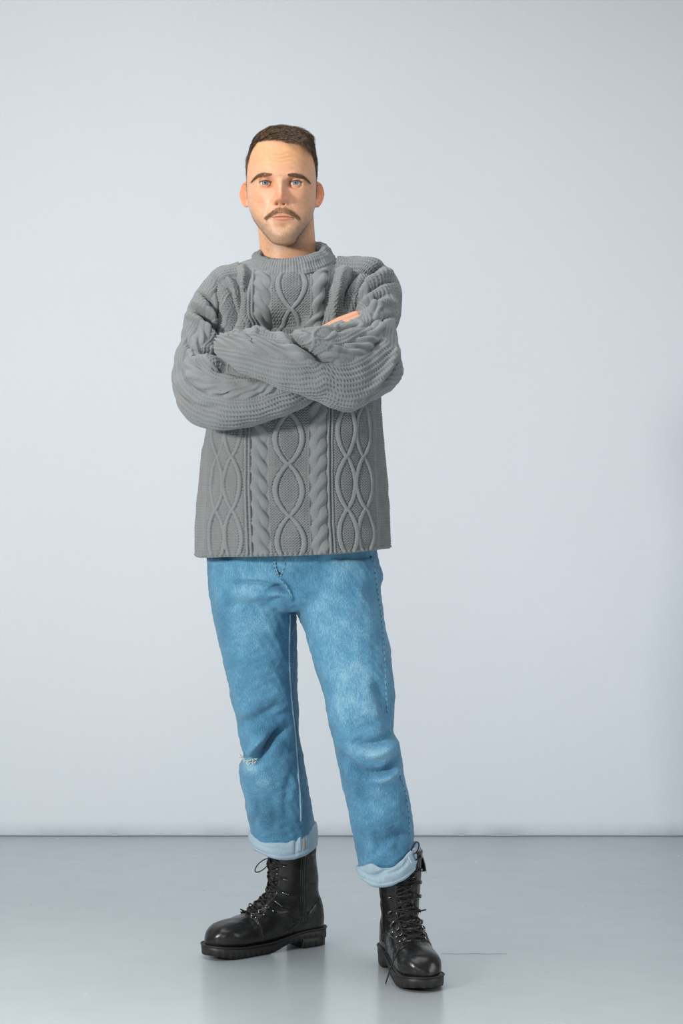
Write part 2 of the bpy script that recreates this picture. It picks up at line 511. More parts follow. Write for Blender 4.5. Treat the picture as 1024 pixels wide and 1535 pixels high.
def on_surface(bvh, xz, y0=-1.0, lift=.0005):
    out = []; nrm = []
    for x, z in xz:
        h = bvh.ray_cast(Vector((x, y0, z)), Vector((0, 1, 0)))
        if h[0] is not None:
            out.append(np.array(h[0]) + np.array(h[1]) * lift); nrm.append(np.array(h[1]))
    return np.array(out), np.array(nrm)


def resample(pts, step):
    L = np.r_[0, np.cumsum(np.linalg.norm(np.diff(pts, axis=0), axis=1))]
    t = np.arange(0, L[-1], step)
    return np.stack([np.interp(t, L, pts[:, k]) for k in range(pts.shape[1])], -1)


def surf_seam(name, bvh, pts_px, Y, width, height, mat, parent, stitch=None, stitch_mat=None, offs=(0,), label=None):
    pts = resample(smooth_pts(WX(pts_px, Y), 60), .004)
    S, nr = on_surface(bvh, pts, lift=0)
    if len(S) < 3: return
    k = np.ones(7) / 7
    for c in range(3):
        S[:, c] = np.convolve(np.r_[[S[0, c]] * 3, S[:, c], [S[-1, c]] * 3], k, 'valid')
    T = np.gradient(S, axis=0); T /= np.linalg.norm(T, axis=1)[:, None] + 1e-9
    B = np.cross(T, nr); B /= np.linalg.norm(B, axis=1)[:, None] + 1e-9
    prof = [(-.5, -.3), (-.48, .6), (-.25, 1), (.25, 1), (.48, .6), (.5, -.3)]
    V = np.stack([S + B * (a * width) + nr * (h * height) for a, h in prof], 1)
    m = MB(); m.grid(V, True, True, True)
    o = add_obj(name, m.mesh(name), mat, parent, label)
    if stitch:
        ms = MB()
        for off in offs:
            for i in range(1, len(S) - 1, stitch):
                c = S[i] + B[i] * (off * width) + nr[i] * height
                ms.tube(np.array([c - T[i] * (.0011 if stitch == 1 else .0022), c + T[i] * (.0011 if stitch == 1 else .0022)]), .0015 if stitch == 1 else .0009, 5)
        if ms.v:
            so = add_obj('stitching', ms.mesh('stitching'), stitch_mat, parent); so['kind'] = 'stuff'
    return o


surf_seam('inseam', J_BVH, [(436, 917), (435, 950), (434.5, 985), (436, 1030), (438.5, 1062), (442.5, 1102), (447, 1165), (450, 1205), (451, 1243)], .12, .0075, .0024, m_inseam, jeans, 1, m_stitch_d, (-.02,))
surf_seam('outseam', J_BVH, [(556, 832), (562, 855), (567, 895), (573, 940), (576, 985), (578, 1030), (580, 1070)], .05, .005, .0016, m_seam, jeans, 3, m_stitch, (.3,))
surf_seam('outseam', J_BVH, [(596, 1150), (603, 1172), (609, 1195), (613, 1225), (614, 1255)], .03, .005, .0016, m_seam, jeans, 3, m_stitch, (.3,))
surf_seam('fly_placket', J_BVH, [(411, 826), (412, 845), (415, 860), (420, 868)], .0, .007, .0022, m_seam, jeans, 2, m_stitch, (-.3, .3))
surf_seam('fly_topstitch', J_BVH, [(428, 826), (428, 842), (425, 856), (419, 866)], .0, .004, .001, m_seam, jeans, 3, m_stitch, (0,))
surf_seam('crotch_seam', J_BVH, [(419, 866), (425, 874), (433, 884), (439, 900)], .0, .005, .0018, m_seam, jeans, 3, m_stitch, (0,))
# bar tack rivet
tk, nk = on_surface(J_BVH, WX([(418, 860)], .0))
mb = MB(); mb.ball(tk[0], (.004, .002, .004), 8)
add_obj('rivet', mb.mesh('rivet'), new_mat('dark_rivet', tuple(srgb(70, 74, 80)), .4, Metallic=.8)[0], jeans)
# frayed threads at the torn knee
mt = MB()
for k in range(46):
    px = rng.uniform(361, 383); base = on_surface(J_BVH, WX([(px, 1143 - abs(px - 374) * .15 + rng.uniform(-4, 3))], .13))
    if len(base[0]) == 0: continue
    p = base[0][0]; d = np.array([rng.normal(0, .006), -rng.uniform(.001, .004), rng.normal(-.001, .0025)])
    mt.tube(np.array([p, p + d * .5 + [0, -.0015, 0], p + d]), [.0007, .0007, .0004], 4)
for k in range(14):
    p = W(rng.uniform(360, 366), rng.uniform(1131, 1140), .19); d = np.array([rng.normal(-.003, .004), rng.normal(0, .003), rng.normal(.003, .004)])
    mt.tube(np.array([p, p + d]), [.0007, .0004], 4)
fo = add_obj('frayed_threads', mt.mesh('frayed_threads'), m_thread, jeans, 'white frayed threads of the torn knee'); fo['kind'] = 'stuff'


# rolled cuffs
def cuff(cx_px, Y, half_px, yd, top, bot, label, seed, ex=2.2):
    """top/bot: lists of (px, py) for the front edges of the rolled band"""
    s = (Y - CAM_Y) / FPX
    nu = 220; th = np.arange(nu) / nu * 2 * math.pi
    cx = np.sign(np.cos(th)) * np.abs(np.cos(th)) ** (2 / ex); sy = np.sign(np.sin(th)) * np.abs(np.sin(th)) ** (2 / ex)
    pxs = cx_px + half_px * cx
    ft = pchip([p[0] for p in top], [p[1] for p in top], pxs); fb = pchip([p[0] for p in bot], [p[1] for p in bot], pxs)
    zt = CAM_Z - (ft - 767.5) * s; zb = CAM_Z - (fb - 767.5) * s
    rows = []
    # profile round the roll: inside bottom, outer bottom, bulge, top edge, inner
    prof = [(-.014, .30), (-.012, .08), (-.008, .01), (-.003, .0), (.0, .05), (.0022, .14), (.0016, .24), (.0028, .34), (.0032, .55), (.0022, .75), (.0008, .9), (-.0006, .985), (-.003, 1.0), (-.006, .97), (-.008, .85), (-.012, .6)]
    pr = np.array(prof); tt = np.linspace(0, len(pr) - 1, 60); pr = catmull(pr, tt)
    V = np.zeros((len(pr), nu, 3))
    ct = np.stack([cx, sy], -1)
    for k, (off, h) in enumerate(pr):
        V[k, :, 0] = (cx_px - 512) * s + (half_px * s + off) * cx
        V[k, :, 1] = Y + (yd + off) * sy
        V[k, :, 2] = zb + (zt - zb) * h
    nr = grid_normals(V); P = V.reshape(-1, 3)
    d = .0009 * snoise(P * np.array([1, 1, 1.8]), .055, seed) + .0003 * snoise(P, .02, seed + 1)
    return V, nr, P, d


def cuff_obj(args, creases, seam_px, label):
    V, nr, P, d = cuff(*args)
    Nf = nr.reshape(-1, 3)
    if (Nf * (P - P.mean(0)))[:, :2].sum(1).mean() < 0: Nf = -Nf; flip = True
    else: flip = False
    for pts, dep, w in creases: d = d + crease(P, Nf, pts, args[1] - .06, dep, w)
    P = P + Nf * d[:, None]
    m = MB(); m.grid(P.reshape(V.shape), True, flip=flip)
    return add_obj('rolled_cuff', m.mesh('rolled_cuff'), m_cuff, jeans, label)


ra = (424.5, .300, 50.5, .084, [(374, 1244), (385, 1249), (405, 1254), (430, 1254), (441, 1246), (455, 1238), (475, 1233)],
      [(374, 1259), (380, 1267), (400, 1275), (425, 1280), (440, 1280), (455, 1277), (475, 1270)], '', 5)
c1 = cuff_obj(ra, [([(444, 1243), (445, 1260), (444, 1281)], .004, .004), ([(382, 1262), (400, 1268), (438, 1272)], .0025, .003), ([(446, 1245), (447, 1262), (446, 1281)], -.002, .004)], None, 'pale rolled cuff of the viewer-left trouser leg')
la = (581.5, .092, 46.5, .082, [(534, 1299), (545, 1291), (556, 1288), (570, 1292), (584, 1291), (600, 1282), (612, 1272), (628, 1262)],
      [(534, 1304), (542, 1313), (555, 1319), (565, 1321), (585, 1318), (605, 1311), (618, 1302), (628, 1290)], '', 15)
c2 = cuff_obj(la, [([(540, 1306), (556, 1311), (575, 1303), (590, 1291)], .006, .004), ([(556, 1312), (580, 1307), (600, 1300)], .003, .004), ([(545, 1297), (560, 1297), (572, 1300)], -.004, .007), ([(590, 1306), (606, 1296), (612, 1284)], .003, .004)], None, 'pale rolled cuff of the viewer-right trouser leg')
bpy.context.view_layer.update()
dg = bpy.context.evaluated_depsgraph_get()
B1 = BVHTree.FromObject(c1, dg); B2 = BVHTree.FromObject(c2, dg)
m_cs, _, _ = new_mat('white_selvedge_thread', tuple(srgb(186, 202, 214)), .8)
m_cd, _, _ = new_mat('blue_selvedge_band', tuple(srgb(96, 122, 146)), .85)
m_ctan, _, _ = new_mat('tan_hem_thread', tuple(srgb(160, 150, 138)), .85)
surf_seam('cuff_seam', B1, [(449, 1244), (450, 1262), (450, 1279)], .22, .0035, .0009, m_cs, jeans)
surf_seam('cuff_seam', B1, [(455, 1242), (456, 1258), (457, 1277)], .22, .005, .0007, m_ctan, jeans)
surf_seam('selvedge', B2, [(609, 1277), (614, 1287), (619, 1299)], .03, .0028, .0009, m_cs, jeans)
surf_seam('selvedge', B2, [(615, 1272), (620, 1283), (624, 1293)], .03, .006, .0007, m_cd, jeans)
surf_seam('selvedge', B2, [(619, 1269), (623, 1279), (626, 1289)], .03, .0024, .0009, m_cs, jeans)
# ------------------------------------------------------------------ boots
m_leather, nt, b = new_mat('black_leather', (.012, .011, .010), .28)
b.inputs['Specular IOR Level'].default_value = .5
tc = N(nt, 'ShaderNodeTexCoord'); nz = N(nt, 'ShaderNodeTexNoise'); nz.inputs['Scale'].default_value = 60; nz.inputs['Detail'].default_value = 6
nt.links.new(tc.outputs['Object'], nz.inputs['Vector'])
mr = N(nt, 'ShaderNodeMapRange'); mr.inputs['To Min'].default_value = .20; mr.inputs['To Max'].default_value = .34
nt.links.new(nz.outputs['Fac'], mr.inputs[0]); nt.links.new(mr.outputs[0], b.inputs['Roughness'])
vz = N(nt, 'ShaderNodeTexVoronoi'); vz.inputs['Scale'].default_value = 420; nt.links.new(tc.outputs['Object'], vz.inputs['Vector'])
add_bump(nt, b, vz.outputs['Distance'], .08, .0006)
m_rubber, _, _ = new_mat('black_rubber_sole', (.014, .013, .012), .5)
m_lace, _, _ = new_mat('black_cotton_lace', (.010, .009, .009), .75)
m_metal, _, _ = new_mat('dark_nickel_hardware', (.32, .32, .31), .25, Metallic=1.0)
m_zip, _, _ = new_mat('black_zip_tape', (.008, .008, .008), .6)

FRONT = np.array([(.123, .087), (.104, .101), (.087, .119), (.073, .141), (.063, .165), (.056, .190), (.052, .215), (.050, .240), (.050, .266)])


def foot_hw(x):
    return pchip([-.083, -.079, -.070, -.05, -.02, .03, .08, .12, .155, .178, .198, .213, .223, .2285], [.004, .015, .026, .0335, .036, .0365, .0410, .0450, .0468, .0460, .0415, .0325, .0200, .004], x)


def build_boot(name, ankle_xy, direction, medial, label, extras):
    d = np.array(direction, float); d /= np.linalg.norm(d)
    lat = np.array([-d[1], d[0]])                       # boot's own left
    def to_w(p):
        p = np.asarray(p, float)
        q = p.copy(); y = p[..., 1] * medial              # local +y is the inner side
        q[..., 0] = ankle_xy[0] + p[..., 0] * d[0] + y * lat[0]
        q[..., 1] = ankle_xy[1] + p[..., 0] * d[1] + y * lat[1]
        return q
    flip = medial < 0
    mb = MB()
    xs = np.linspace(-.083, .2285, 90); hw = foot_hw(xs)
    top = pchip([-.083, -.07, -.04, .0, .05, .085, .115, .145, .175, .200, .218, .2285], [.075, .115, .145, .15, .138, .113, .092, .0835, .0805, .0745, .062, .042], xs)
    bot = np.full_like(xs, .019); bot = bot + .008 * sstep(.15, .228, xs)
    nu = 64; th = np.arange(nu) / nu * 2 * math.pi; c, s = np.cos(th), np.sin(th)
    V = np.zeros((len(xs), nu, 3)); V[..., 0] = xs[:, None]
    ex = 2.5
    V[..., 1] = (hw[:, None]) * np.sign(c) * np.abs(c) ** (2 / ex) + (.005 * sstep(.08, .2, xs))[:, None]
    up = np.clip(s, 0, 1) ** (2 / 2.2); dn = np.clip(-s, 0, 1) ** (2 / 4.)
    z0 = bot + (top - bot) * .38
    V[..., 2] = z0[:, None] + (top - z0)[:, None] * up - (z0 - bot)[:, None] * dn
    mb.grid(V, True, True, True)
    zs = np.linspace(.075, .262, 50)
    k = pchip([.075, .095, .125, .16, .2, .25, .285], np.array([[.008, .074, .035], [.005, .070, .036], [-.001, .066, .0385], [-.003, .062, .0415], [-.001, .0575, .0450], [.002, .055, .0485], [.003, .055, .0495]]), zs)
    V = np.zeros((len(zs), nu, 3)); V[..., 2] = zs[:, None]
    V[..., 0] = k[:, 0][:, None] + k[:, 1][:, None] * np.sign(c) * np.abs(c) ** (2 / 2.2)
    V[..., 1] = k[:, 2][:, None] * np.sign(s) * np.abs(s) ** (2 / 2.2)
    mb.grid(V, True, True, True)
    me, P, E = remesh(mb.mesh('raw'), .0022, 8, .6)
    wz = np.exp(-((P[:, 2] - .115) / .045) ** 2)[:, None]
    for _ in range(25): P = P + wz * (lap(P, E, .6) - P)
    set_co(me, P); n0 = get_vn(me)
    # tongue gap between the lacing facings
    dF, tF, _ = polydist(P[:, [0, 2]], FRONT)
    gap = .017 + .006 * tF
    inside = sstep(.030, .022, dF) * sstep(gap + .003, gap - .002, np.abs(P[:, 1])) * (n0[:, 0] > -.1) * sstep(.0, .03, tF)
    D = -.0045 * inside
    D += inside * .0016 * np.sin(tF * 75 + P[:, 1] * 60) * (1 + .6 * snoise(P, .03, 5))
    # facing edge roll
    D += .0012 * np.exp(-((np.abs(P[:, 1]) - gap - .004) / .003) ** 2) * sstep(.03, .02, dF) * (n0[:, 0] > -.1)
    # vamp edge seam: curve from the throat down and back to the sole on both sides
    vs = polydist(P[:, [0, 2]], smooth_pts([(.126, .086), (.112, .066), (.108, .045), (.106, .03)]))[0]
    D -= .0016 * np.exp(-(vs / .0018) ** 2) * (np.abs(P[:, 1]) > .012)
    D += .0014 * sstep(.0, .006, .118 - P[:, 0] - (.08 - P[:, 2]) * .1) * (P[:, 2] < .085) * (P[:, 0] > .02)
    # heel counter seam, back stay
    hs = polydist(P[:, [0, 2]], smooth_pts([(-.085, .125), (-.06, .112), (-.03, .088), (.0, .064), (.035, .046)]))[0]
    D -= .0018 * np.exp(-(hs / .0018) ** 2)
    # ankle creases
    for q, dep in (([(.06, .125), (.035, .118), (.0, .115)], .002), ([(.07, .108), (.045, .098), (.02, .094)], .002), ([(-.055, .15), (-.02, .147), (.02, .155)], .0014)):
        dd, t_, _ = polydist(P[:, [0, 2]], smooth_pts(q)); D -= dep * np.exp(-(dd / .005) ** 2) * np.sin(math.pi * np.clip(t_, 0, 1))
    # toe crease over the vamp
    dd, t_, _ = polydist(P[:, [0, 2]], np.array([(.128, .09), (.132, .07)])); D -= .0012 * np.exp(-(dd / .006) ** 2)
    D += .0005 * snoise(P, .04, 9)
    P = P + n0 * D[:, None]
    set_co(me, P)
    loc = bpy.data.meshes.new('loc'); tmp = bpy.data.objects.new('loc', me); COL.objects.link(tmp); bpy.context.view_layer.update()
    bvh = BVHTree.FromObject(tmp, bpy.context.evaluated_depsgraph_get()); bpy.data.objects.remove(tmp)
    set_co(me, to_w(P))
    if flip: me.flip_normals()
    boot = add_obj(name, me, m_leather, man, label)

    def put(m, nm, mat, lab=None, smooth=True):
        m.v = [to_w(v) for v in m.v]
        x = m.mesh(nm, smooth)
        if flip: x.flip_normals()
        return add_obj(nm, x, mat, boot, lab)

    # sole: welt, forefoot slab, heel block
    def outline(x, grow):
        return foot_hw(np.clip(x, -.083, .2285)) + grow
    def slab(x0, x1, zt, zb, grow, nm, lug=0.0, nseg=190):
        xs = np.linspace(x0, x1, nseg)
        xe = -.083 + (xs - x0) / (x1 - x0) * (.2285 + .083) if (x0 < -.08 and x1 > .22) else xs
        h = outline(xe, grow)
        cy = .005 * sstep(.08, .2, xs)
        zt_, zb_ = zt(xs), zb(xs)
        sq = np.where((np.floor(xs / .0075) % 2) == 0, 1.0, 0.0) * lug
        prof = [(1, 1, 0), (1.0, .55, 0), (1.0, .45, 1), (.97, .04, 1), (.9, 0, 1), (-.9, 0, 1), (-.97, .04, 1), (-1, .45, 1), (-1, .55, 0), (-1, 1, 0)]
        V = np.zeros((nseg, len(prof), 3))
        for j, (a, hh, lg) in enumerate(prof):
            V[:, j, 0] = xs; V[:, j, 1] = cy + a * (h - sq * lg)
            V[:, j, 2] = zb_ + (zt_ - zb_) * hh + (sq * .8 if hh == 0 else 0)
        m = MB(); m.grid(V, True, True, True)
        return put(m, nm, m_rubber, None, False)
    zt = lambda x: .040 - .016 * sstep(-.03, .09, x) + .007 * sstep(.14, .235, x)
    zb_f = lambda x: .016 * sstep(.085, .02, x) + .010 * sstep(.165, .236, x)
    slab(-.0865, .2345, zt, lambda x: np.maximum(zb_f(x), .016 * (x < .02)), .0030, 'outsole', .0012)
    slab(-.0865, -.008, lambda x: .024 + 0 * x, lambda x: 0 * x + .0, .0026, 'heel', .0010, 60)
    # welt
    xs = np.linspace(-.0865, .2345, 120); xe = -.083 + (xs + .0865) / (.321) * .3115
    h = foot_hw(xe) + .0032; cy = .005 * sstep(.08, .2, xs)
    ring = np.concatenate([np.stack([xs, cy + h, zt(xs)], -1), np.stack([xs, cy - h, zt(xs)], -1)[::-1]])
    m = MB(); m.tube(np.r_[ring, ring[:2]], .0020, 8, flat=.8, up=(0, 0, 1)); put(m, 'welt', m_rubber)

    # laces and eyelets
    Tn = np.gradient(FRONT, axis=0); Tn /= np.linalg.norm(Tn, axis=1)[:, None]
    def fr(t, y, lift=.0015):
        f = t * (len(FRONT) - 1); c_ = catmull(FRONT, np.array([f]))[0]
        i = int(min(max(round(f), 0), len(FRONT) - 1)); tn = Tn[i]; nrm = np.array([tn[1], -tn[0]])
        if nrm[0] < 0: nrm = -nrm
        o_ = Vector((c_[0] + nrm[0] * .05, y, c_[1] + nrm[1] * .05)); dr = Vector((-nrm[0], 0, -nrm[1]))
        hit = bvh.ray_cast(o_, dr)
        p = np.array(hit[0]) if hit[0] is not None else np.array([c_[0], y, c_[1]])
        nn = np.array(hit[1]) if hit[0] is not None else np.array([nrm[0], 0, nrm[1]])
        return p + nn * lift, nn
    ts = np.array([.03, .115, .20, .30, .41, .53, .66, .79, .92])
    ye = np.array([.0235, .0255, .0270, .0285, .0300, .0310, .0320, .0330, .034])
    for i, (t, y) in enumerate(zip(ts, ye)):
        for sd in (-1, 1):
            p, nn = fr(t, sd * y, .0012)
            m = MB()
            tang = np.cross(nn, [0, sd, 0.15]); tang /= np.linalg.norm(tang); bi = np.cross(nn, tang)
            if i < 3:                                        # D rings low down
                a = np.linspace(0, 2 * math.pi, 15)
                m.tube(p + nn * .0015 + (tang * np.cos(a)[:, None] + bi * np.sin(a)[:, None]) * .0038, .0011, 6)
                q, n2 = fr(t, sd * (y + .008), .0008); m.ball(q, (.0030, .0030, .0026), 7)
            else:                                            # speed hooks
                q, n2 = fr(t, sd * (y + .0035), .0008); m.ball(q, (.0030, .0030, .0026), 7)
                m.tube(np.array([q + n2 * .001, (q + p) / 2 + nn * .0035, p + nn * .004 , p + nn * .002 - (q - p) * .3]), [.0020, .0021, .0020, .0014], 6)
            put(m, 'lace_hook' if i >= 3 else 'lace_ring', m_metal)
    m = MB()
    def lace(a, b, bow=.0035, n=14):
        pts = []
        for u in np.linspace(0, 1, n):
            t = a[0] + (b[0] - a[0]) * u; y = a[1] + (b[1] - a[1]) * u
            p, nn = fr(t, y, .0022 + bow * math.sin(math.pi * u)); pts.append(p)
        pts = np.array(pts)
        for _ in range(2): pts[1:-1] = (pts[:-2] + 2 * pts[1:-1] + pts[2:]) / 4
        m.tube(pts, .0017, 6)
    lace((ts[0], -ye[0]), (ts[0], ye[0]))
    for i in range(len(ts) - 1):
        lace((ts[i], -ye[i]), (ts[i + 1], ye[i + 1]), .0030)
        lace((ts[i], ye[i]), (ts[i + 1], -ye[i + 1]), .0045)
        if i in (4, 6): lace((ts[i], -ye[i]), (ts[i], ye[i]), .005)
        for sd in (-1, 1):                                  # lace loop round each hook
            p, nn = fr(ts[i], sd * (ye[i] + .002), .003); a = np.linspace(0, 2 * math.pi, 10)
            tg = np.cross(nn, [0, 1, .1]); tg /= np.linalg.norm(tg); bi = np.cross(nn, tg)
            m.tube(p + (tg * np.cos(a)[:, None] * .003 + bi * np.sin(a)[:, None] * .003), .0015, 5)
    # loops and loose ends
    for (t0, y0, dx, dy, dz, ln) in extras['loops']:
        p, nn = fr(t0, y0, .003); a = np.linspace(0, 2 * math.pi, 22)
        ax = np.array([dx, dy, dz], float); ax /= np.linalg.norm(ax); sidev = np.cross(ax, nn); sidev /= np.linalg.norm(sidev)
        m.tube(p + ax * (ln / 2 * (1 - np.cos(a)))[:, None] + sidev * (ln * .22 * np.sin(a))[:, None], .0014, 6)
    for pts in extras['ends']:
        m.tube(catmull(np.array(pts), np.linspace(0, len(pts) - 1, 24)), .0015, 6)
    put(m, 'laces', m_lace, 'black bootlaces')

    # side zip on the inner side, with its storm strip
    def side(x, z, lift, sgn=1):
        hit = bvh.ray_cast(Vector((x, sgn * .12, z)), Vector((0, -sgn, 0)))
        return np.array(hit[0]) + np.array(hit[1]) * lift, np.array(hit[1])
    zl = [(-.012 + .006 * math.sin((z - .08) * 14), z) for z in np.linspace(.058, .256, 40)]
    pz = [side(x, z, .0002) for x, z in zl]
    Pz = np.array([p for p, n in pz]); Nz = np.array([n for p, n in pz])
    B = np.cross(np.gradient(Pz, axis=0), Nz); B /= np.linalg.norm(B, axis=1)[:, None]
    V = np.stack([Pz + B * a + Nz * h_ for a, h_ in ((-.007, -.001), (-.0065, .0012), (-.001, .0012), (0, -.0003), (.001, .0012), (.0065, .0012), (.007, -.001))], 1)
    mz = MB(); mz.grid(V, True, True, True); put(mz, 'zip_tape', m_zip)
    mz = MB(); mz.tube(Pz + B * .0002 + Nz * .0012, .0009, 5); put(mz, 'zipper', new_mat('zip_teeth', (.09, .09, .09), .35, Metallic=.9)[0])
    mz = MB(); mz.tube(Pz[4:-8] - B[4:-8] * .010 + Nz[4:-8] * .0006, .0014, 6); put(mz, 'storm_strip_edge', m_leather)
    q = Pz[-6]; mz = MB(); mz.tube(np.array([q + Nz[-6] * .002, q + Nz[-6] * .003 + [.002, 0, -.010], q + Nz[-6] * .003 + [.003, 0, -.018]]), [.0022, .0026, .0014], 6, flat=.5)
    put(mz, 'zip_pull', m_metal)
    # touch-close tab behind the zip
    def patch(x0, x1, z0, z1, nm, lift, sgn=1, n=9, flare=0.0):
        f = []
        for v in np.linspace(0, 1, n):
            row = []
            for u in np.linspace(0, 1, n):
                du, dv = abs(u - .5) * 2, abs(v - .5) * 2
                r = 1 - .12 * (du * dv) ** 3
                p, nn = side(x0 + (x1 - x0) * (.5 + (u - .5) * r), z0 + (z1 - z0) * (.5 + (v - .5) * r), 0, sgn)
                e = lift * (1 - max(du, dv) ** 8)
                row.append(p + nn * e + np.array([0, sgn * flare * v ** 2, 0]))
            f.append(row)
        mm = MB(); mm.grid(np.array(f), wrap=False, flip=(sgn < 0))
        if flare: mm.grid(np.array(f) - np.array([0, sgn * .003, 0]), wrap=False, flip=(sgn > 0))
        return put(mm, nm, m_leather)
    patch(-.044, -.020, .212, .246, 'closure_tab', .004)
    extras['more'](locals())
    return boot


def more_r(L): pass
def more_l(L):
    # leather flap standing off the outer top edge and strap end on the inner side
    put = L['put']
    f = np.array([[(-.005 + .03 * u, -.040 - .004 * math.sin(u * 3.1) - (.018 * v - .008 * v * v), .248 - .040 * v + .004 * math.sin(3.1 * u)) for u in np.linspace(0, 1, 9)] for v in np.linspace(0, 1, 9)])
    m = MB(); m.grid(f, wrap=False); m.grid(f - np.array([0, .003, .001]), wrap=False, flip=True); put(m, 'collar_flap', m_leather)
    f2 = np.array([[(.0 + .018 * u, .049 + .008 * math.sin(v * 1.5), .225 - .016 * v) for u in np.linspace(0, 1, 5)] for v in np.linspace(0, 1, 5)])
    m = MB(); m.grid(f2, wrap=False, flip=True); m.grid(f2 + np.array([0, .003, 0]), wrap=False); put(m, 'strap_end', m_leather)


R_DIR = (-.838, -.545); R_ANK = (-.114, .305)
L_DIR = (.240, -.971); L_ANK = (.128, .088)
build_boot('boot', R_ANK, R_DIR, 1, 'black laced combat boot with side zip, turned outward', {
    'loops': [(.70, -.010, .8, -.35, -.75, .042), (.10, .006, .6, -.1, .9, .018), (.02, .0, .9, .1, .5, .020), (.28, .01, .8, 0, .6, .014)], 'ends': [], 'more': more_r})
build_boot('boot', L_ANK, L_DIR, -1, 'black laced combat boot pointing toward the viewer', {
    'loops': [(.95, -.014, .35, -.25, .9, .030), (.4, -.03, .5, -.9, .3, .014)],
    'ends': [[(.126, .004, .099), (.136, .030, .086), (.142, .050, .056), (.146, .064, .026), (.148, .0726, .003)],
             [(.04, .049, .225), (.035, .056, .212), (.034, .060, .198)]], 'more': more_l})
# ------------------------------------------------------------------ sweater
m_wool, nt, b = new_mat('grey_wool_knit', tuple(srgb(128, 133, 135)), .92)
b.inputs['Sheen Weight'].default_value = .25; b.inputs['Sheen Roughness'].default_value = .6
b.inputs['Specular IOR Level'].default_value = .2
mx, nz, mp = noise_color(nt, b, tuple(srgb(108, 112, 113)), tuple(srgb(134, 138, 139)), 900, 3, lo=.3, hi=.7)
add_bump(nt, b, nz.outputs['Fac'], .35, .0007)


def tri(x):                     # triangle wave -1..1, period 1
    return 2 * np.abs(2 * (x - np.floor(x + .5))) - 1


def bump(d, w):                 # rounded strand profile
    return np.sqrt(np.clip(1 - (d / w) ** 2, 0, 1))


def chevron(s, v, ps=.0066, pv=.0058):
    """little V stitches in rows"""
    z = v + .0020 * tri(s / ps)
    return .5 + .5 * np.cos(2 * math.pi * z / pv)


def cable(s, v, half, per, ph=0.0):
    """two-strand rope; s measured from the cable's middle"""
    a = 2 * math.pi * (v / per + ph)
    A = half * .50
    w = half * .58
    d1 = s - A * np.sin(a); d2 = s + A * np.sin(a)
    z1 = .62 + .38 * np.cos(a); z2 = .62 - .38 * np.cos(a)
    return np.maximum(bump(d1, w) * z1, bump(d2, w) * z2)


def lattice(s, v, amp, per, w, ph=0.0):
    """a pair of travelling ribs that part and cross: a column of diamonds"""
    t = np.sin(2 * math.pi * (v / per + ph) / 2.0)
    x = amp * np.sign(t) * np.abs(t) ** .75
    a = np.maximum(bump(s - x, w), bump(s + x, w) * .92)
    inside = (np.abs(s) < np.abs(x)).astype(float)
    return a, inside


def rib(d, w, h):
    """flat-topped travelling rib with a fine groove along either edge"""
    d = np.abs(d)
    return np.where(d < w, h * np.clip(1 - (d / w) ** 4, 0, 1) ** .6, 0), -.0022 * np.exp(-((d - w - .0010) / .0011) ** 2)


def lattice2(s, v, amp, per, w, h, ph=0.0):
    t = np.sin(2 * math.pi * (v / per + ph) / 2.0)
    x = amp * np.sign(t) * np.abs(t) ** .8
    r1, g1 = rib(s - x, w, h); r2, g2 = rib(s + x, w, h * .82)
    top = np.maximum(r1, r2)
    gr = np.where(top > 0, 0, np.minimum(g1, g2)) + np.where((r1 > 0), 0, 0)
    gr = gr + np.where((r1 > 0) & (r2 <= 0) , 0, 0)
    return top, gr


def knit_body(s, v, quiet=0.0):
    H = .0036 * chevron(s, v); G = np.zeros_like(H)
    c = np.zeros_like(H)
    a, gq = lattice2(s, v + .012, .029, .1115, .0058, .0058)
    c = np.maximum(c, a); G += gq
    for sg in (-1, 1):
        q = s * sg
        m = (np.abs(q - .0630) < .0185)
        H = np.where(m, .0004, H)
        c = np.maximum(c, np.where(m, .0088 * cable(q - .0630, v * 1.0, .0185, .074, .25 * (sg > 0)), 0))
        for cc, w, h in ((.0425, .0022, .0018), (.0850, .0030, .0045), (.0935, .0026, .0030), (.2010, .003, .004), (.2090, .0026, .003)):
            c = np.maximum(c, h * bump(q - cc, w))
        for c0 in (.1255, .1675):
            a, gq = lattice2(q - c0, v + .03, .0200, .1150, .0050, .0054)
            a = a * (1 - quiet); gq = gq * (1 - quiet)
            c = np.maximum(c, a); G += gq
    G -= .0022 * sum(np.exp(-((np.abs(np.abs(s) - cc) - .0038) / .0011) ** 2) for cc in (.0850, .0935))
    return np.where(c > H, c + .10 * H, H + G)


def lace_rows(s, v, ps=.0112, pv=.0064):
    k = np.floor(s / ps); r = (s / ps - k - .5) * ps                # distance from the middle of a row
    st = (.5 + .5 * np.cos(2 * math.pi * (v + .5 * pv * (k % 2) + .22 * r) / pv)) ** 1.4
    row = np.exp(-(r / .0031) ** 2)
    return .0032 - .0040 * row * st + .0002 * np.cos(2 * math.pi * s / ps)


def knit_sleeve(s, v, mid=0.012, soft=1.0):
    """s: round the sleeve, 0 at its middle front, negative to the outer side"""
    H = np.where(s < mid - .030, lace_rows(s, v), .0034 * chevron(s, v))
    c = np.zeros_like(H)
    q = s - mid
    m = np.abs(q) < .0180
    H = np.where(m, .0004, H)
    c = np.maximum(c, np.where(m, .0085 * soft * cable(q, v, .0180, .078), 0))
    for cc, w, h in ((-.0240, .0024, .0030), (-.0300, .0022, .0024), (.0240, .0024, .0030), (.0320, .0022, .0024)):
        c = np.maximum(c, h * bump(q - cc, w))
    a, ins = lattice(q - .060, v, .0190, .1100, .0050)
    c = np.maximum(c, .0048 * soft * a)
    for cc in (.0860, .0930, -.1100): c = np.maximum(c, .003 * bump(q - cc, .0026))
    return np.where(c > H, c + .12 * H, H)


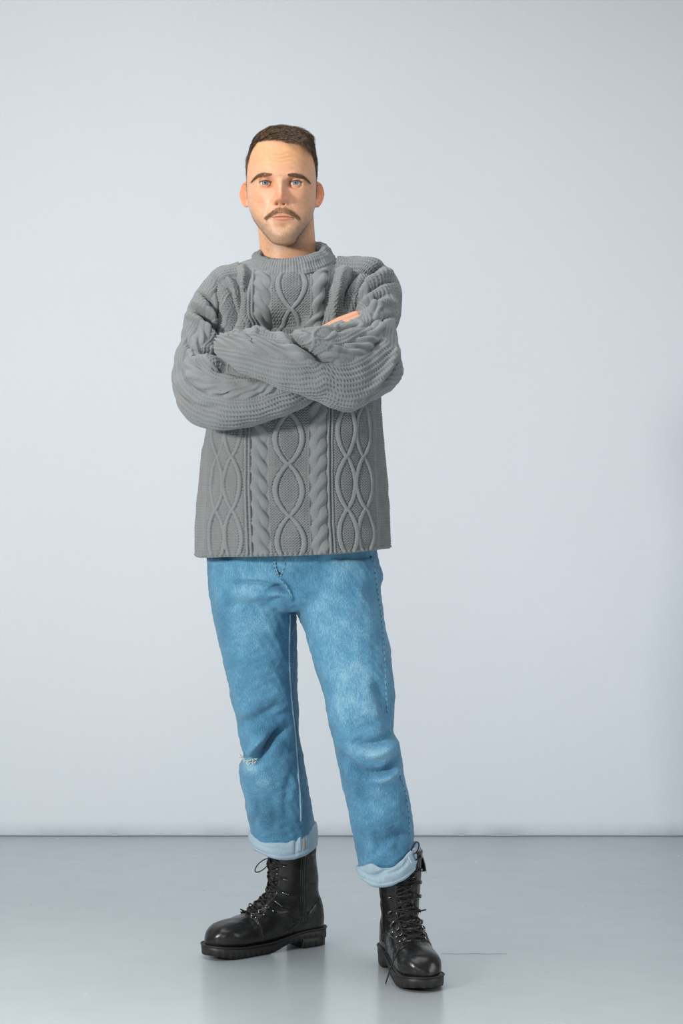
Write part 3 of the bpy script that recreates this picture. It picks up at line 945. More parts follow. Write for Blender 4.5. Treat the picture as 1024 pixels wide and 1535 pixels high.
# --- body of the sweater: rings from hem to neck
YB = .115
T_ROWS = [  # py, left, right, front depth, back depth, tilt back-up (m over depth)
    (832, 295, 581, .150, .135, 0), (815, 293, 582, .152, .136, 0), (780, 294.5, 582, .153, .137, 0), (740, 299, 580.5, .154, .138, 0), (690, 305, 576, .154, .138, 0), (645, 313, 571, .153, .135, 0),
    (600, 319, 567, .150, .13, 0), (540, 322, 562, .142, .13, 0), (480, 322, 561, .135, .132, 0), (445, 320, 566, .128, .13, 0), (425, 322, 569, .112, .125, .03),
    (410, 332, 562, .090, .118, .09), (400, 346, 546, .074, .108, .15), (393, 362, 520, .063, .098, .2), (388, 378, 502, .064, .09, .22), (384, 388, 490, .058, .086, .24)]
T = np.array(T_ROWS, float)
# spacing of rows follows the length of the silhouette
tt = np.linspace(832, 384, 4000); rr = pchip(-T[:, 0], T[:, 1:], -tt)
sl = (YB - CAM_Y) / FPX
Ls = np.r_[0, np.cumsum(np.hypot(np.diff(tt), np.maximum(np.abs(np.diff(rr[:, 0])), np.abs(np.diff(rr[:, 1])))))]
nv = 520
py = np.interp(np.linspace(0, Ls[-1], nv), Ls, tt); r = pchip(-T[:, 0], T[:, 1:], -py)
vlen = np.interp(np.linspace(0, Ls[-1], nv), np.linspace(0, Ls[-1], nv), np.linspace(0, Ls[-1], nv)) * sl
nu = 700
ex = 2.5
thd = np.linspace(-math.pi, math.pi, 6001)
def ring(th, ex=2.5):
    s_, c_ = np.sin(th), np.cos(th)
    return np.sign(s_) * np.abs(s_) ** (2 / ex), np.sign(c_) * np.abs(c_) ** (2 / ex)
xa, ya = ring(thd); La = np.r_[0, np.cumsum(np.hypot(np.diff(xa) * .2, np.diff(ya) * .145))]
uu = np.arange(nu) / nu * 2 - 1                        # finer stitches on the front than on the back
arc = np.sign(uu) * np.interp(np.abs(uu), [0, .70, .76, 1], [0, .545, .60, 1])
th = np.interp((arc + 1) / 2 * La[-1], La, thd)
xr_, yr_ = ring(th)
V = np.zeros((nv, nu, 3))
xl = (r[:, 0] - 512) * sl; xR = (r[:, 1] - 512) * sl; zc = CAM_Z - (py - 767.5) * sl
V[..., 0] = ((xl + xR) / 2)[:, None] + ((xR - xl) / 2)[:, None] * xr_
fd = np.where(yr_ > 0, r[:, 2][:, None], r[:, 3][:, None])
V[..., 1] = YB - fd * yr_
V[..., 2] = zc[:, None] + (V[..., 1] - YB) * r[:, 4][:, None]
# wavy hem: higher at the viewer's right
hem = pchip([-.33, -.30, -.25, -.16, -.05, .03, .10, .16], np.array([-.004, -.004, -.002, .0, .003, .008, .015, .017]), V[..., 0])
V[..., 2] += hem * np.exp(-((zc - zc[0]) / .09) ** 2)[:, None]
# belly drape and folds before knitting
nrm = grid_normals(V)
if nrm[200, nu // 2, 1] > 0: nrm = -nrm; FL = True
else: FL = False
P = V.reshape(-1, 3); Nf = nrm.reshape(-1, 3)
D = .0022 * snoise(P * np.array([1, 1, .45]), .12, 41) + .0010 * snoise(P, .05, 42)
for pts, Yc, dep, w in (
        ([(343, 394), (350, 412), (355, 432), (357, 455), (352, 490)], .03, .028, .010),
        ([(362, 393), (366, 410), (364, 440), (362, 480)], .03, -.010, .009),
        ([(369, 393), (373, 408), (372, 424), (368, 445)], .03, .016, .006),
        ([(330, 412), (339, 440), (343, 470), (343, 508)], .03, .030, .009),
        ([(503, 392), (498, 408), (493, 430), (487, 460), (482, 490)], .03, .026, .010),
        ([(518, 398), (510, 420), (503, 450), (500, 480)], .03, -.010, .009),
        ([(540, 392), (532, 412), (524, 436), (518, 470)], .03, .028, .008),
        ([(372, 502), (398, 490), (428, 488), (455, 498)], -.0, .050, .020),
        ([(330, 655), (322, 700), (312, 760)], .0, .005, .012),
        ([(560, 640), (566, 700), (570, 760)], .0, .005, .012),
        ([(400, 660), (398, 720), (402, 790)], -.03, .003, .016),
        ([(498, 640), (500, 700), (498, 790)], -.03, .003, .014)):
    D += crease(P, Nf, pts, Yc, dep, w)
P = P + Nf * D[:, None]; V = P.reshape(V.shape)
nrm = grid_normals(V) * (-1 if FL else 1)
# knit: arc length round each ring from the middle front
seg = np.linalg.norm(np.roll(V, -1, 1) - V, axis=2)
cum = np.concatenate([np.zeros((nv, 1)), np.cumsum(seg, 1)[:, :-1]], 1)
s_arc = cum - cum[:, nu // 2][:, None]
# the middle front column follows the photograph's cable columns
midx = (pchip([384, 440, 600, 700, 832], np.array([437, 437, 434, 433, 437]), py) - 512) * sl * .97
s_arc = s_arc - (midx - V[:, nu // 2, 0])[:, None]
H = knit_body(s_arc, np.repeat((zc[0] + (vlen))[:, None], nu, 1), (.75 * sstep(520, 470, py))[:, None])
H *= (sstep(0, .006, vlen) * (1 - .9 * sstep(416, 398, py)))[:, None]
H += .0030 * (np.exp(-((vlen - .004) / .0045) ** 2))[:, None] * (.55 + .45 * np.cos(2 * math.pi * s_arc / .0105))
V = V + nrm * H[..., None]
# turned-in hem
ins = []
for k, (dz, sh) in enumerate(((.05, .955), (.03, .958), (.010, .962), (.001, .972), (-.002, .985))):
    row = V[2].copy(); c = row.mean(0); row[:, :2] = c[:2] + (row[:, :2] - c[:2]) * sh; row[:, 2] += dz; ins.append(row)
V = np.concatenate([np.array(ins), V], 0)
mb = MB(); mb.grid(V, True, flip=FL)
sweater = add_obj('sweater', mb.mesh('sweater'), m_wool, man, 'chunky grey cable-knit wool sweater')


# --- sleeves
def sleeve(pairs, nv, nu, label, creases, mid, bulge=(), flipA=1, ex=2.25, close=True, vphase=0.0, extra_noise=1.0):
    pr = np.array([list(W(a[0], a[1], Y)) + list(W(b_[0], b_[1], Y)) + [dr] for a, b_, Y, dr in pairs])
    tt = np.linspace(0, len(pr) - 1, 3000); q = catmull(pr, tt)
    c = (q[:, :3] + q[:, 3:6]) / 2
    o_ = q[:, :3]
    L = np.r_[0, np.cumsum(.5 * np.linalg.norm(np.diff(c, axis=0), axis=1) + .5 * np.linalg.norm(np.diff(o_, axis=0), axis=1))]
    ti = np.interp(np.linspace(0, L[-1], nv), L, tt); q = catmull(pr, ti); vl = np.linspace(0, L[-1], nv)
    out, inn, dr = q[:, :3], q[:, 3:6], q[:, 6]
    C0 = (out + inn) / 2; A = (out - inn) / 2
    Tg = np.gradient(C0, axis=0); k = np.ones(41) / 41
    Tg = np.stack([np.convolve(np.pad(Tg[:, i], 20, 'edge'), k, 'valid') for i in range(3)], -1)
    Tg /= np.linalg.norm(Tg, axis=1)[:, None]
    An = A / np.linalg.norm(A, axis=1)[:, None]
    B = np.cross(Tg, An); B /= np.linalg.norm(B, axis=1)[:, None]
    B = np.where((B[:, 1] > 0)[:, None], -B, B)          # B points to the viewer
    B[:, 1] = np.minimum(B[:, 1], -.35); B -= (B * An).sum(1)[:, None] * An; B /= np.linalg.norm(B, axis=1)[:, None]
    B = np.stack([np.convolve(np.pad(B[:, i], 20, 'edge'), k, 'valid') for i in range(3)], -1); B /= np.linalg.norm(B, axis=1)[:, None]
    th = np.linspace(-math.pi, math.pi, nu, endpoint=False)   # 0 = front, +pi/2 = inner
    sn, cs = np.sin(th), np.cos(th)
    sA = -np.sign(sn) * np.abs(sn) ** (2 / ex); cB = np.sign(cs) * np.abs(cs) ** (2 / ex)
    V = C0[:, None] + A[:, None] * sA[None, :, None] + (B * dr[:, None])[:, None] * cB[None, :, None]
    nr = grid_normals(V)
    FLIP = ((nr * (V - C0[:, None])).sum(2).mean() < 0)
    if FLIP: nr = -nr
    P = V.reshape(-1, 3); Nf = nr.reshape(-1, 3)
    D = extra_noise * (.0022 * snoise(P, .10, 51) + .0013 * snoise(P, .045, 52))
    for pts, Yc, dep, w in creases: D += crease(P, Nf, pts, Yc, dep * (1.45 if dep > 0 else 1.3), w * .9)
    P = P + Nf * D[:, None]; V = P.reshape(V.shape); nr = grid_normals(V) * (-1 if FLIP else 1)
    seg = np.linalg.norm(np.roll(V, -1, 1) - V, axis=2)
    cum = np.concatenate([np.zeros((len(V), 1)), np.cumsum(seg, 1)[:, :-1]], 1); s = cum - cum[:, nu // 2][:, None]
    # distance along the sleeve measured on the surface so stitches stay even round the bend
    dv = np.linalg.norm(np.diff(V, axis=0), axis=2); vv = np.concatenate([np.zeros((1, nu)), np.cumsum(dv, 0)], 0)
    vv = .5 * vv + .5 * vl[:, None]
    comp = np.concatenate([dv[:1], dv], 0) / (vl[1] - vl[0])
    amp = .25 + .75 * sstep(.25, .75, comp)
    V = V + nr * amp[..., None] * knit_sleeve(s, vv + vphase, mid, .35 + .65 * sstep(.16, .30, vl)[:, None])[..., None]
    m = MB(); m.grid(V, True, True, True, flip=FLIP)
    return add_obj('sleeve', m.mesh('sleeve'), m_wool, sweater, label)


R_PAIRS = [((358, 394), (378, 452), .12, .060), ((322, 407), (350, 458), .12, .070), ((297, 437), (340, 478), .11, .068), ((280, 470), (336, 502), .09, .064),
           ((271, 518), (334, 524), .06, .062), ((264, 566), (334, 540), .02, .062), ((272, 608), (338, 548), -.02, .062), ((295, 635), (350, 550), -.05, .060),
           ((338, 643), (372, 553), -.072, .058), ((390, 631), (404, 552), -.085, .056), ((440, 613), (436, 535), -.09, .054), ((485, 587), (466, 515), -.09, .050),
           ((518, 548), (494, 492), -.08, .042), ((530, 520), (510, 484), -.07, .034)]
sleeve(R_PAIRS, 430, 330, 'viewer-left sleeve, forearm tucked under the other', [
    ([(316, 411), (327, 425), (332, 448), (334, 480), (335, 512)], .04, .016, .009),
    ([(283, 459), (296, 467), (308, 476), (322, 491), (334, 508)], .03, .026, .008),
    ([(278, 468), (296, 479), (312, 494), (326, 514)], .03, -.010, .008),
    ([(288, 448), (302, 457), (316, 471), (329, 493)], .03, -.008, .007),
    ([(300, 530), (318, 532), (336, 538)], -.0, .016, .007),
    ([(292, 540), (312, 545), (330, 549)], -.03, -.010, .009),
    ([(322, 552), (338, 553), (356, 560), (378, 566)], -.1, .022, .008),
    ([(318, 591), (332, 591), (348, 588)], -.1, .004, .005),
    ([(352, 566), (370, 574), (400, 582), (440, 590)], -.1, -.007, .010),
    ([(280, 500), (284, 520), (296, 530)], .03, .006, .006),
    ([(268, 540), (276, 560), (292, 580), (318, 590)], -.03, .004, .006),
    ([(262, 575), (275, 595), (300, 610), (340, 612)], -.03, .004, .005),
    ([(296, 436), (309, 446), (321, 462), (331, 484)], .04, .015, .005),
], .008)
L_PAIRS = [((506, 386), (494, 450), .12, .060), ((554, 389), (516, 458), .12, .070), ((584, 405), (526, 466), .11, .070), ((597, 440), (530, 474), .08, .068),
           ((593, 486), (531, 480), .03, .062), ((584, 528), (527, 486), -.03, .058), ((589, 558), (519, 490), -.072, .055), ((595, 573), (513, 491), -.088, .054), ((583, 584), (507, 491), -.100, .055), ((558, 599), (498, 491), -.125, .056),
           ((526, 614), (478, 491), -.150, .056), ((474, 598), (450, 495), -.168, .054), ((426, 583), (421, 503), -.172, .052), ((384, 565), (386, 496), -.162, .048),
           ((352, 547), (357, 501), -.135, .042), ((340, 535), (343, 507), -.105, .030), ((336, 525), (337, 515), -.085, .014)]
sleeve(L_PAIRS, 430, 330, 'viewer-right sleeve, forearm crossing in front', [
    ([(430, 498), (444, 514), (460, 528), (478, 539), (500, 543)], -.2, .026, .008),
    ([(440, 496), (458, 510), (480, 520), (510, 528)], -.2, -.012, .010),
    ([(415, 500), (432, 518), (455, 538), (480, 550)], -.2, -.008, .009),
    ([(378, 500), (388, 494), (398, 498)], -.2, -.008, .007),
    ([(346, 506), (352, 500), (362, 502)], -.18, -.006, .006),
    ([(366, 500), (374, 508), (380, 516)], -.2, .005, .006),
    ([(596, 520), (585, 548), (565, 575), (545, 598)], -.1, -.009, .008),
    ([(594, 545), (582, 568), (562, 590), (548, 606)], -.1, .010, .008),
    ([(576, 392), (560, 404), (545, 414), (532, 430), (523, 456)], .02, .018, .008),
    ([(590, 402), (570, 412), (552, 424), (540, 444)], .02, -.008, .009),
    ([(582, 440), (566, 444), (553, 452), (544, 464)], -.0, .014, .008),
    ([(592, 450), (574, 456), (560, 464), (550, 474)], -.02, -.009, .008),
    ([(596, 470), (580, 476), (560, 486), (545, 498)], -.05, .007, .007),
    ([(540, 486), (520, 494), (496, 498)], -.15, .006, .006),
    ([(578, 500), (565, 515), (556, 535)], -.1, .006, .009),
    ([(590, 420), (570, 425), (552, 436), (538, 456)], .02, .010, .005),
], .020, vphase=.02)


# --- rolled, ribbed collar
def collar():
    cen = W(437, 387, .108); nu, nw = 520, 60
    th = np.arange(nu) / nu * 2 * math.pi
    rx, ry = .0790, .0890
    pc = np.linspace(0, 2 * math.pi, nw, endpoint=False)
    tilt = math.radians(20); roll = math.radians(-6)
    V = np.zeros((nw, nu, 3))
    e1 = np.array([math.cos(roll), 0, -math.sin(roll)]); e2 = np.array([0, math.cos(tilt), math.sin(tilt)]); e3 = np.array([-.05, 0.0, 1.0])
    for k, a in enumerate(pc):
        off = .0105 * math.cos(a) - .006 * math.sin(a); h = .0170 * math.sin(a)
        bell = .0095 * np.maximum(0, -math.sin(a))          # skirt spreads onto the shoulders
        rad_x = rx + off + bell; rad_y = ry + off + bell
        V[k] = cen + np.outer(np.cos(th) * rad_x, e1) + np.outer(np.sin(th) * rad_y, e2) + e3 * h
    nr = grid_normals(V); ctr = cen + np.outer(np.cos(th) * rx, e1) + np.outer(np.sin(th) * ry, e2)
    fl = ((nr * (V - ctr[None])).sum(2).mean() < 0)
    if fl: nr = -nr
    rib = .5 + .5 * np.cos(th * 88)
    P = V.reshape(-1, 3)
    D = (.0021 * rib[None, :] * (1 - .8 * sstep(-.35, -.85, np.sin(pc)))[:, None]) + (.0012 * snoise(P, .03, 61)).reshape(nw, nu) + .0005 * np.cos(pc * 14)[:, None]
    V = V + nr * D[..., None]
    m = MB(); Vw = np.concatenate([V, V[:1]], 0); m.grid(Vw, True, flip=fl)
    return add_obj('collar', m.mesh('collar'), m_wool, sweater, 'ribbed rolled crew collar')
collar()
# ------------------------------------------------------------------ head, neck, hands
SC = 1 / 692.0
HX, HZ = W(420.5, 274.0, .035)[0], W(420.5, 274.0, .035)[2]      # point between the eyes
HY = .125                                                         # depth of the ear axis


def head_rings():
    K = np.array([  # fz, half width, front, back, x shift
        (.1275, .003, -.010, .020, 0), (.1265, .020, .014, .048, 0), (.1200, .042, .046, .074, 0), (.1065, .058, .070, .090, 0), (.089, .068, .086, .099, 0),
        (.060, .0752, .0965, .106, 0), (.030, .0772, .1000, .106, 0), (.010, .0768, .0985, .103, 0), (-.010, .0762, .0960, .096, 0), (-.030, .0748, .0945, .084, .0004), (-.048, .0712, .0945, .066, .001),
        (-.064, .0660, .0950, .045, .0015), (-.080, .0580, .0955, .022, .002), (-.094, .0480, .0960, .002, .003), (-.107, .0385, .0960, -.016, .0035),
        (-.118, .0305, .0945, -.030, .0045), (-.126, .0250, .0910, -.042, .006), (-.1315, .0140, .0850, -.053, .006), (-.1335, .003, .0730, -.064, .006)])
    fz = K[:, 0]
    L = np.r_[0, np.cumsum(np.hypot(np.diff(fz), np.hypot(np.diff(K[:, 1]), np.diff(K[:, 2]))))]
    ti = np.linspace(0, L[-1], 170); z = np.interp(ti, L, fz); k = pchip(L, K[:, 1:], ti); z = pchip(L, fz, ti)
    nu = 160; th = np.arange(nu) / nu * 2 * math.pi
    s, c = np.sin(th), np.cos(th)
    ex = 2.25
    X = np.sign(s) * np.abs(s) ** (2 / ex); Yv = np.sign(c) * np.abs(c) ** (2 / ex)
    V = np.zeros((len(z), nu, 3))
    yc = (k[:, 1] - k[:, 2]) / 2; ry = (k[:, 1] + k[:, 2]) / 2
    V[..., 0] = k[:, 0][:, None] * X + k[:, 3][:, None]
    V[..., 1] = -(yc[:, None] + ry[:, None] * Yv)
    V[..., 2] = z[:, None]
    return V


def ear(sg):
    """outer ear as a thick cupped leaf: local u runs back and outward"""
    nr_, nt_ = 26, 60
    th = np.linspace(0, 2 * math.pi, nt_, endpoint=False); rr_ = np.linspace(0, 1, nr_)
    ou = np.interp(th, np.linspace(0, 2 * math.pi, 9), [.0205, .0190, .0165, .0165, .0160, .0135, .0130, .0165, .0205])
    oz = .0305
    phi = math.radians(36)
    e1 = np.array([sg * math.sin(phi), math.cos(phi), 0]); n_ = np.array([sg * math.cos(phi), -math.sin(phi), 0])
    cen = np.array([sg * .0775, .006, -.0105])
    f = []
    for side_ in (1, -1):
        V = np.zeros((nr_, nt_, 3))
        for i, r_ in enumerate(rr_):
            u = ou * np.cos(th) * r_; z = oz * np.sin(th) * r_ - .004 * (np.sin(th) < -.5) * 0
            rim = .0075 * np.exp(-((r_ - .86) / .10) ** 2) * (.5 + .5 * np.cos(th * .5 - .4) ** 2) + .0045 * np.exp(-((r_ - .55) / .10) ** 2) * (np.cos(th) > 0)
            cup = -.014 * np.exp(-(((u + .004) / .008) ** 2 + ((z + .004) / .011) ** 2))
            thick = .0028 * math.sqrt(max(0, 1 - r_ ** 4))
            h = (rim + cup if side_ == 1 else cup * .6) + side_ * thick
            V[i] = cen + np.outer(u, e1) + np.outer(h, n_); V[i, :, 2] += z
            V[i, :, 1] += .12 * z * 0 + .25 * z        # ear leans back
        f.append(V)
    return np.concatenate([f[0], f[1][::-1][1:]], 0)


mb = MB()
mb.grid(head_rings(), True, True, True)
for sg in (-1, 1):
    e_ = ear(sg); mb.grid(e_, True, False, False, flip=(sg < 0))
# neck column leaning down to the collar
zs = np.linspace(-.05, -.215, 40)
kk = pchip([.05, .08, .11, .14, .17, .215], np.array([[.064, .052, .018, .062, .006], [.063, .056, .022, .066, .009], [.0625, .056, .026, .068, .0115], [.0625, .056, .028, .070, .0130], [.0645, .058, .030, .074, .0145], [.075, .066, .034, .084, .016]]), -zs)
th = np.arange(100) / 100 * 2 * math.pi
V = np.zeros((len(zs), 100, 3))
V[..., 0] = kk[:, 4][:, None] + kk[:, 0][:, None] * np.sin(th); V[..., 2] = zs[:, None]
V[..., 1] = kk[:, 2][:, None] - kk[:, 1][:, None] * np.cos(th)
mb.grid(V, True, True, True)
me, P, E = remesh(mb.mesh('head_raw'), .00135, 5, .5)
# melt the jaw and neck, ear roots together
jw = np.exp(-((P[:, 2] + .112) / .03) ** 2) * sstep(-.075, -.04, P[:, 1])
for _ in range(14): P = P + jw[:, None] * (lap(P, E, .5) - P)
set_co(me, P)
# finer skin on the face
bm = bmesh.new(); bm.from_mesh(me)
bm.faces.ensure_lookup_table()
fs = [f for f in bm.faces if (lambda c: c.y < -.045 and abs(c.x) < .062 and -.125 < c.z < .03)(f.calc_center_median())]
es = list({e for f in fs for e in f.edges})
bmesh.ops.subdivide_edges(bm, edges=es, cuts=1, use_grid_fill=True)
bmesh.ops.triangulate(bm, faces=[f for f in bm.faces if len(f.verts) > 4])
bm.to_mesh(me); bm.free(); me.update()
v = np.empty(len(me.vertices) * 3, np.float32); me.vertices.foreach_get('co', v); P = v.reshape(-1, 3).astype(float)
E = np.empty(len(me.edges) * 2, np.int32); me.edges.foreach_get('vertices', E); E = E.reshape(-1, 2)
P = lap(P, E, .5); set_co(me, P); Nn = get_vn(me)
x, z = P[:, 0].copy(), P[:, 2].copy(); fwd = -P[:, 1]
front = sstep(.02, .05, fwd) * sstep(-.05, .35, -Nn[:, 1])
g = lambda cx, cz, sx, sz: np.exp(-(((x - cx) / sx) ** 2 + ((z - cz) / sz) ** 2))
gs = lambda cx, cz, sx, sz: g(cx, cz, sx, sz) + g(-cx, cz, sx, sz)
def ln(pts, w, taper=True):
    d, t, s_ = polydist(np.stack([x, z], -1), smooth_pts(pts))
    a = np.exp(-(d / w) ** 2)
    return a * np.sqrt(np.clip(np.sin(math.pi * np.clip(t, .01, .99)), 0, 1)) if taper else a
d = np.zeros(len(P))
# brow, sockets, cheeks, jaw, chin
d += .0045 * gs(.030, .0150, .020, .0075) + .0018 * g(0, .018, .014, .010)
d -= .0075 * gs(.0315, -.0015, .0165, .0110)
d -= .0035 * gs(.0165, -.003, .008, .010)
d += .0035 * gs(.050, -.024, .016, .013)
d -= .0030 * gs(.047, -.058, .015, .018)
d += .0042 * g(.004, -.066, .026, .020)
d += .0060 * g(.0055, -.114, .018, .012)
d -= .0022 * gs(.062, .040, .012, .02)
# nose
xn = x - .0004
hn = pchip([-.056, -.051, -.0475, -.044, -.040, -.036, -.031, -.024, -.015, -.006, .003, .012], np.array([0, .002, .0090, .0200, .0265, .0285, .0270, .0215, .0148, .0092, .0045, 0.]), z)
wn = pchip([-.056, -.048, -.040, -.033, -.022, -.010, .004, .012], np.array([.0105, .0112, .0118, .0110, .0092, .0082, .0080, .009]), z)
d += hn * np.exp(-(np.abs(xn) / wn) ** 2.6)
for sg in (-1, 1):
    d += .0085 * np.exp(-(((xn - sg * .0122) / .0050) ** 2 + ((z + .0415) / .0062) ** 2))       # wing of the nose
    d -= .0150 * np.exp(-(((xn - sg * .0070) / .0034) ** 2 + ((z + .0468) / .0020) ** 2))       # nostril
    d -= .0022 * ln([(sg * .0175, -.035), (sg * .0195, -.042), (sg * .0165, -.0485)], .0022)
    d -= .0012 * ln([(sg * .020, -.044), (sg * .028, -.056), (sg * .034 + .002, -.072)], .0042)   # cheek fold
d -= .0012 * g(.001, -.058, .003, .006)
# lips
mx0 = .0050
lw = .0230
u = (x - mx0) / lw
inl = np.clip(1 - u ** 2, 0, 1)
mline = -.0752 - .0010 * np.abs(u) ** 1.5
up_e = -.0690 - .0045 * u ** 2 - .0010 * np.exp(-(u / .16) ** 2)
lo_e = -.0840 + .0075 * u ** 2
in_up = sstep(-.0006, .0006, up_e - z) * sstep(-.0004, .0004, z - mline) * (np.abs(u) < 1)
in_lo = sstep(-.0006, .0006, z - lo_e) * sstep(-.0004, .0004, mline - z) * (np.abs(u) < 1)
d += .0030 * np.exp(-((z - (up_e + mline) / 2) / .0036) ** 2) * inl ** .6
d += .0038 * np.exp(-((z - (lo_e + mline) / 2) / .0040) ** 2) * inl ** .6
d -= .0040 * np.exp(-((z - mline) / .0010) ** 2) * np.clip(1.1 - u ** 2, 0, 1) ** .5
d -= .0042 * g(mx0, -.0925, .014, .0055)
d -= .0016 * (g(mx0 - .0255, -.0765, .003, .004) + g(mx0 + .0255, -.0765, .003, .004))
# forehead lines
for zz, a_, x0_, x1_ in ((.0600, .0005, -.036, .020), (.0525, .0006, -.040, .042), (.0435, .0005, -.040, .040), (.0680, .0004, -.050, -.010)):
    xs_ = np.linspace(x0_, x1_, 9); d -= a_ * ln(np.stack([xs_, zz + .0014 * np.cos(xs_ * 170 + zz * 60) + .0010 * np.sin(xs_ * 90)], -1), .0016)
    d += a_ * .8 * ln(np.stack([xs_, zz + .0033 + .0014 * np.cos(xs_ * 170 + zz * 60) + .0010 * np.sin(xs_ * 90)], -1), .0022)
d *= front
# eyes: sockets wrap the eyeballs, lids open in an almond
EYE = [(-.0335, .0003), (.0325, .0003)]; ER = .0122; EF = .0870            # EF: how far forward the cornea stands
newf = fwd + d
lashes = []
lidm = np.zeros(len(P)); wet = np.zeros(len(P))
for k_, (ex_, ez_) in enumerate(EYE):
    sg = -1 if ex_ < 0 else 1
    a_ = (x - ex_) * sg                                                    # + is outer
    ua = a_ / .0122
    upz = ez_ + .0036 * np.clip(1 - ua ** 2, 0, 1) ** .62 * (1 - .12 * ua) + .0006 * ua - .0004
    loz = ez_ - .0039 * np.clip(1 - ua ** 2, 0, 1) ** .75 * (1 + .1 * ua) + .0006 * ua - .0004
    r2 = (x - ex_) ** 2 + (z - ez_) ** 2
    ball = EF - ER + np.sqrt(np.clip(ER ** 2 - r2, 0, None))
    rr_ = np.sqrt(((x - ex_) / .0185) ** 2 + ((z - ez_ - .0005) / .0118) ** 2)
    wt = sstep(1.25, .62, rr_)
    lid = np.where(r2 < (ER * .98) ** 2, ball, EF - ER * .8) + .0012
    lid = np.maximum(lid, EF - .0085 - .9 * np.maximum(0, np.abs(x - ex_) - .010))
    crz = upz + .0032 + .0008 * (1 - ua ** 2)
    lid = lid - .0011 * np.exp(-((z - crz) / .0008) ** 2) * (np.abs(ua) < 1.15)
    newf = np.where(front > .02, newf * (1 - wt) + lid * wt, newf)
    opening = sstep(-.0001, .0005, upz - z) * sstep(-.0001, .0005, z - loz) * (np.abs(ua) < 1)
    newf = newf - opening * .0042
    lidm = np.maximum(lidm, np.exp(-((z - upz - .0003) / .0006) ** 2) * (np.abs(ua) < 1.05) * front)
    wet = np.maximum(wet, np.exp(-((z - loz + .0006) / .0008) ** 2) * (np.abs(ua) < 1.0) * front)
    lashes.append((ex_, ez_, sg))
P[:, 1] = -newf
P = P + (lap(P, E, .35) - P) * front[:, None]
set_co(me, P); Nn = get_vn(me)

# ---- skin colour: complexion, lips, shaven shadow, ears
base = np.tile(srgb(220, 168, 134), (len(P), 1))
def mixc(col, w):
    global base
    base = base * (1 - w[:, None]) + np.asarray(col)[None] * w[:, None]
mixc(srgb(214, 156, 100), .6 * g(0, .065, .07, .030))                       # tanned forehead
mixc(srgb(214, 132, 100), .28 * gs(.036, -.030, .020, .018) * front)
mixc(srgb(206, 112, 78), .45 * g(0, -.034, .014, .014) * front)
mixc(srgb(208, 120, 92), .30 * gs(.016, -.010, .010, .010) * front)
earm = sstep(.0755, .083, np.abs(x)) * (z < .024) * (z > -.05)
mixc(srgb(222, 120, 78), .55 * earm)
mixc(srgb(212, 150, 128), .35 * gs(.033, -.009, .014, .005) * front)
lip = np.clip(in_up + in_lo, 0, 1) * front
mixc(srgb(208, 122, 104), .6 * lip)
mixc(srgb(120, 56, 48), .7 * np.exp(-((z - mline) / .0010) ** 2) * (np.abs(u) < .95) * front)
mixc(srgb(72, 46, 36), .9 * lidm); mixc(srgb(206, 126, 110), .5 * wet)
mixc(srgb(196, 96, 88), .7 * g(-.0305, -.0905, .0016, .0014) * front)          # small blemish
stub = sstep(-.060, -.078, z - .020 * sstep(.04, .066, np.abs(x - .004))) * sstep(.0, .02, fwd) * sstep(-.150, -.132, z)
stub *= 1 - .75 * g(.005, -.078, .022, .009)
stub = np.clip(stub, 0, 1) * (.75 + .25 * snoise(P, .006, 71))
stub_jaw = np.exp(-((z + .122 - .9 * np.clip(np.abs(x - .005) - .018, 0, 1)) / .016) ** 2) * sstep(.0, .03, fwd)
mixc(srgb(150, 132, 112), np.clip(.30 * stub + .40 * np.clip(stub_jaw, 0, 1) * sstep(-.145, -.13, z), 0, .62))


for bp in ([(-.0170, .0155), (-.030, .0162), (-.042, .0172), (-.053, .0138), (-.0635, .0070)], [(.0155, .0150), (.028, .0155), (.041, .0150), (.053, .0115), (.0625, .0050)]):
    mixc(srgb(120, 88, 62), .62 * ln(bp, .0040) * front)
tashz = np.interp(np.abs((x - .004) / .037), [0, .12, .4, .75, 1], [-.060, -.060, -.062, -.069, -.075])
mixc(srgb(140, 104, 72), .55 * np.exp(-((z - tashz) / .0052) ** 2) * sstep(1.08, .9, np.abs((x - .004) / .037)) * front)
mixc(srgb(160, 118, 84), .55 * g(.007, -.0935, .0065, .0050) * front)


def hairline(xx):
    return pchip([-.075, -.068, -.060, -.045, -.010, .018, .050, .066, .072, .078], np.array([.050, .074, .0905, .0925, .0920, .0860, .0835, .0730, .060, .045]), xx)
side_f = pchip([-.075, -.05, -.022, -.004, .02, .045, .07, .10], np.array([-.040, -.028, -.004, .013, .0215, .030, .046, .06]), z)
scalp = np.maximum(sstep(-.002, .005, z - hairline(x)), sstep(.0, .006, side_f - fwd) * sstep(-.072, -.060, z) * (1 - earm))
scalp = scalp * (1 - sstep(.0, .02, -.03 - z) * (fwd > -.03))
fade = np.clip(.45 + .55 * sstep(-.01, .06, z), 0, 1)
mixc(srgb(74, 58, 46), np.clip(scalp * fade, 0, 1) * .88)
base = base * (1 + .035 * snoise(P, .016, 91)[:, None] * np.array([.6, 1.1, 1.5]) + .025 * snoise(P, .005, 92)[:, None] * np.array([.5, 1.0, 1.2]))
set_attr(me, 'skin', np.clip(base, 0, 1))

# ---- the rest of the body under the clothes, and the hands
def H2W(p):
    p = np.asarray(p, float); return p + np.array([HX, HY, HZ])
P_w = H2W(P); set_co(me, P_w)

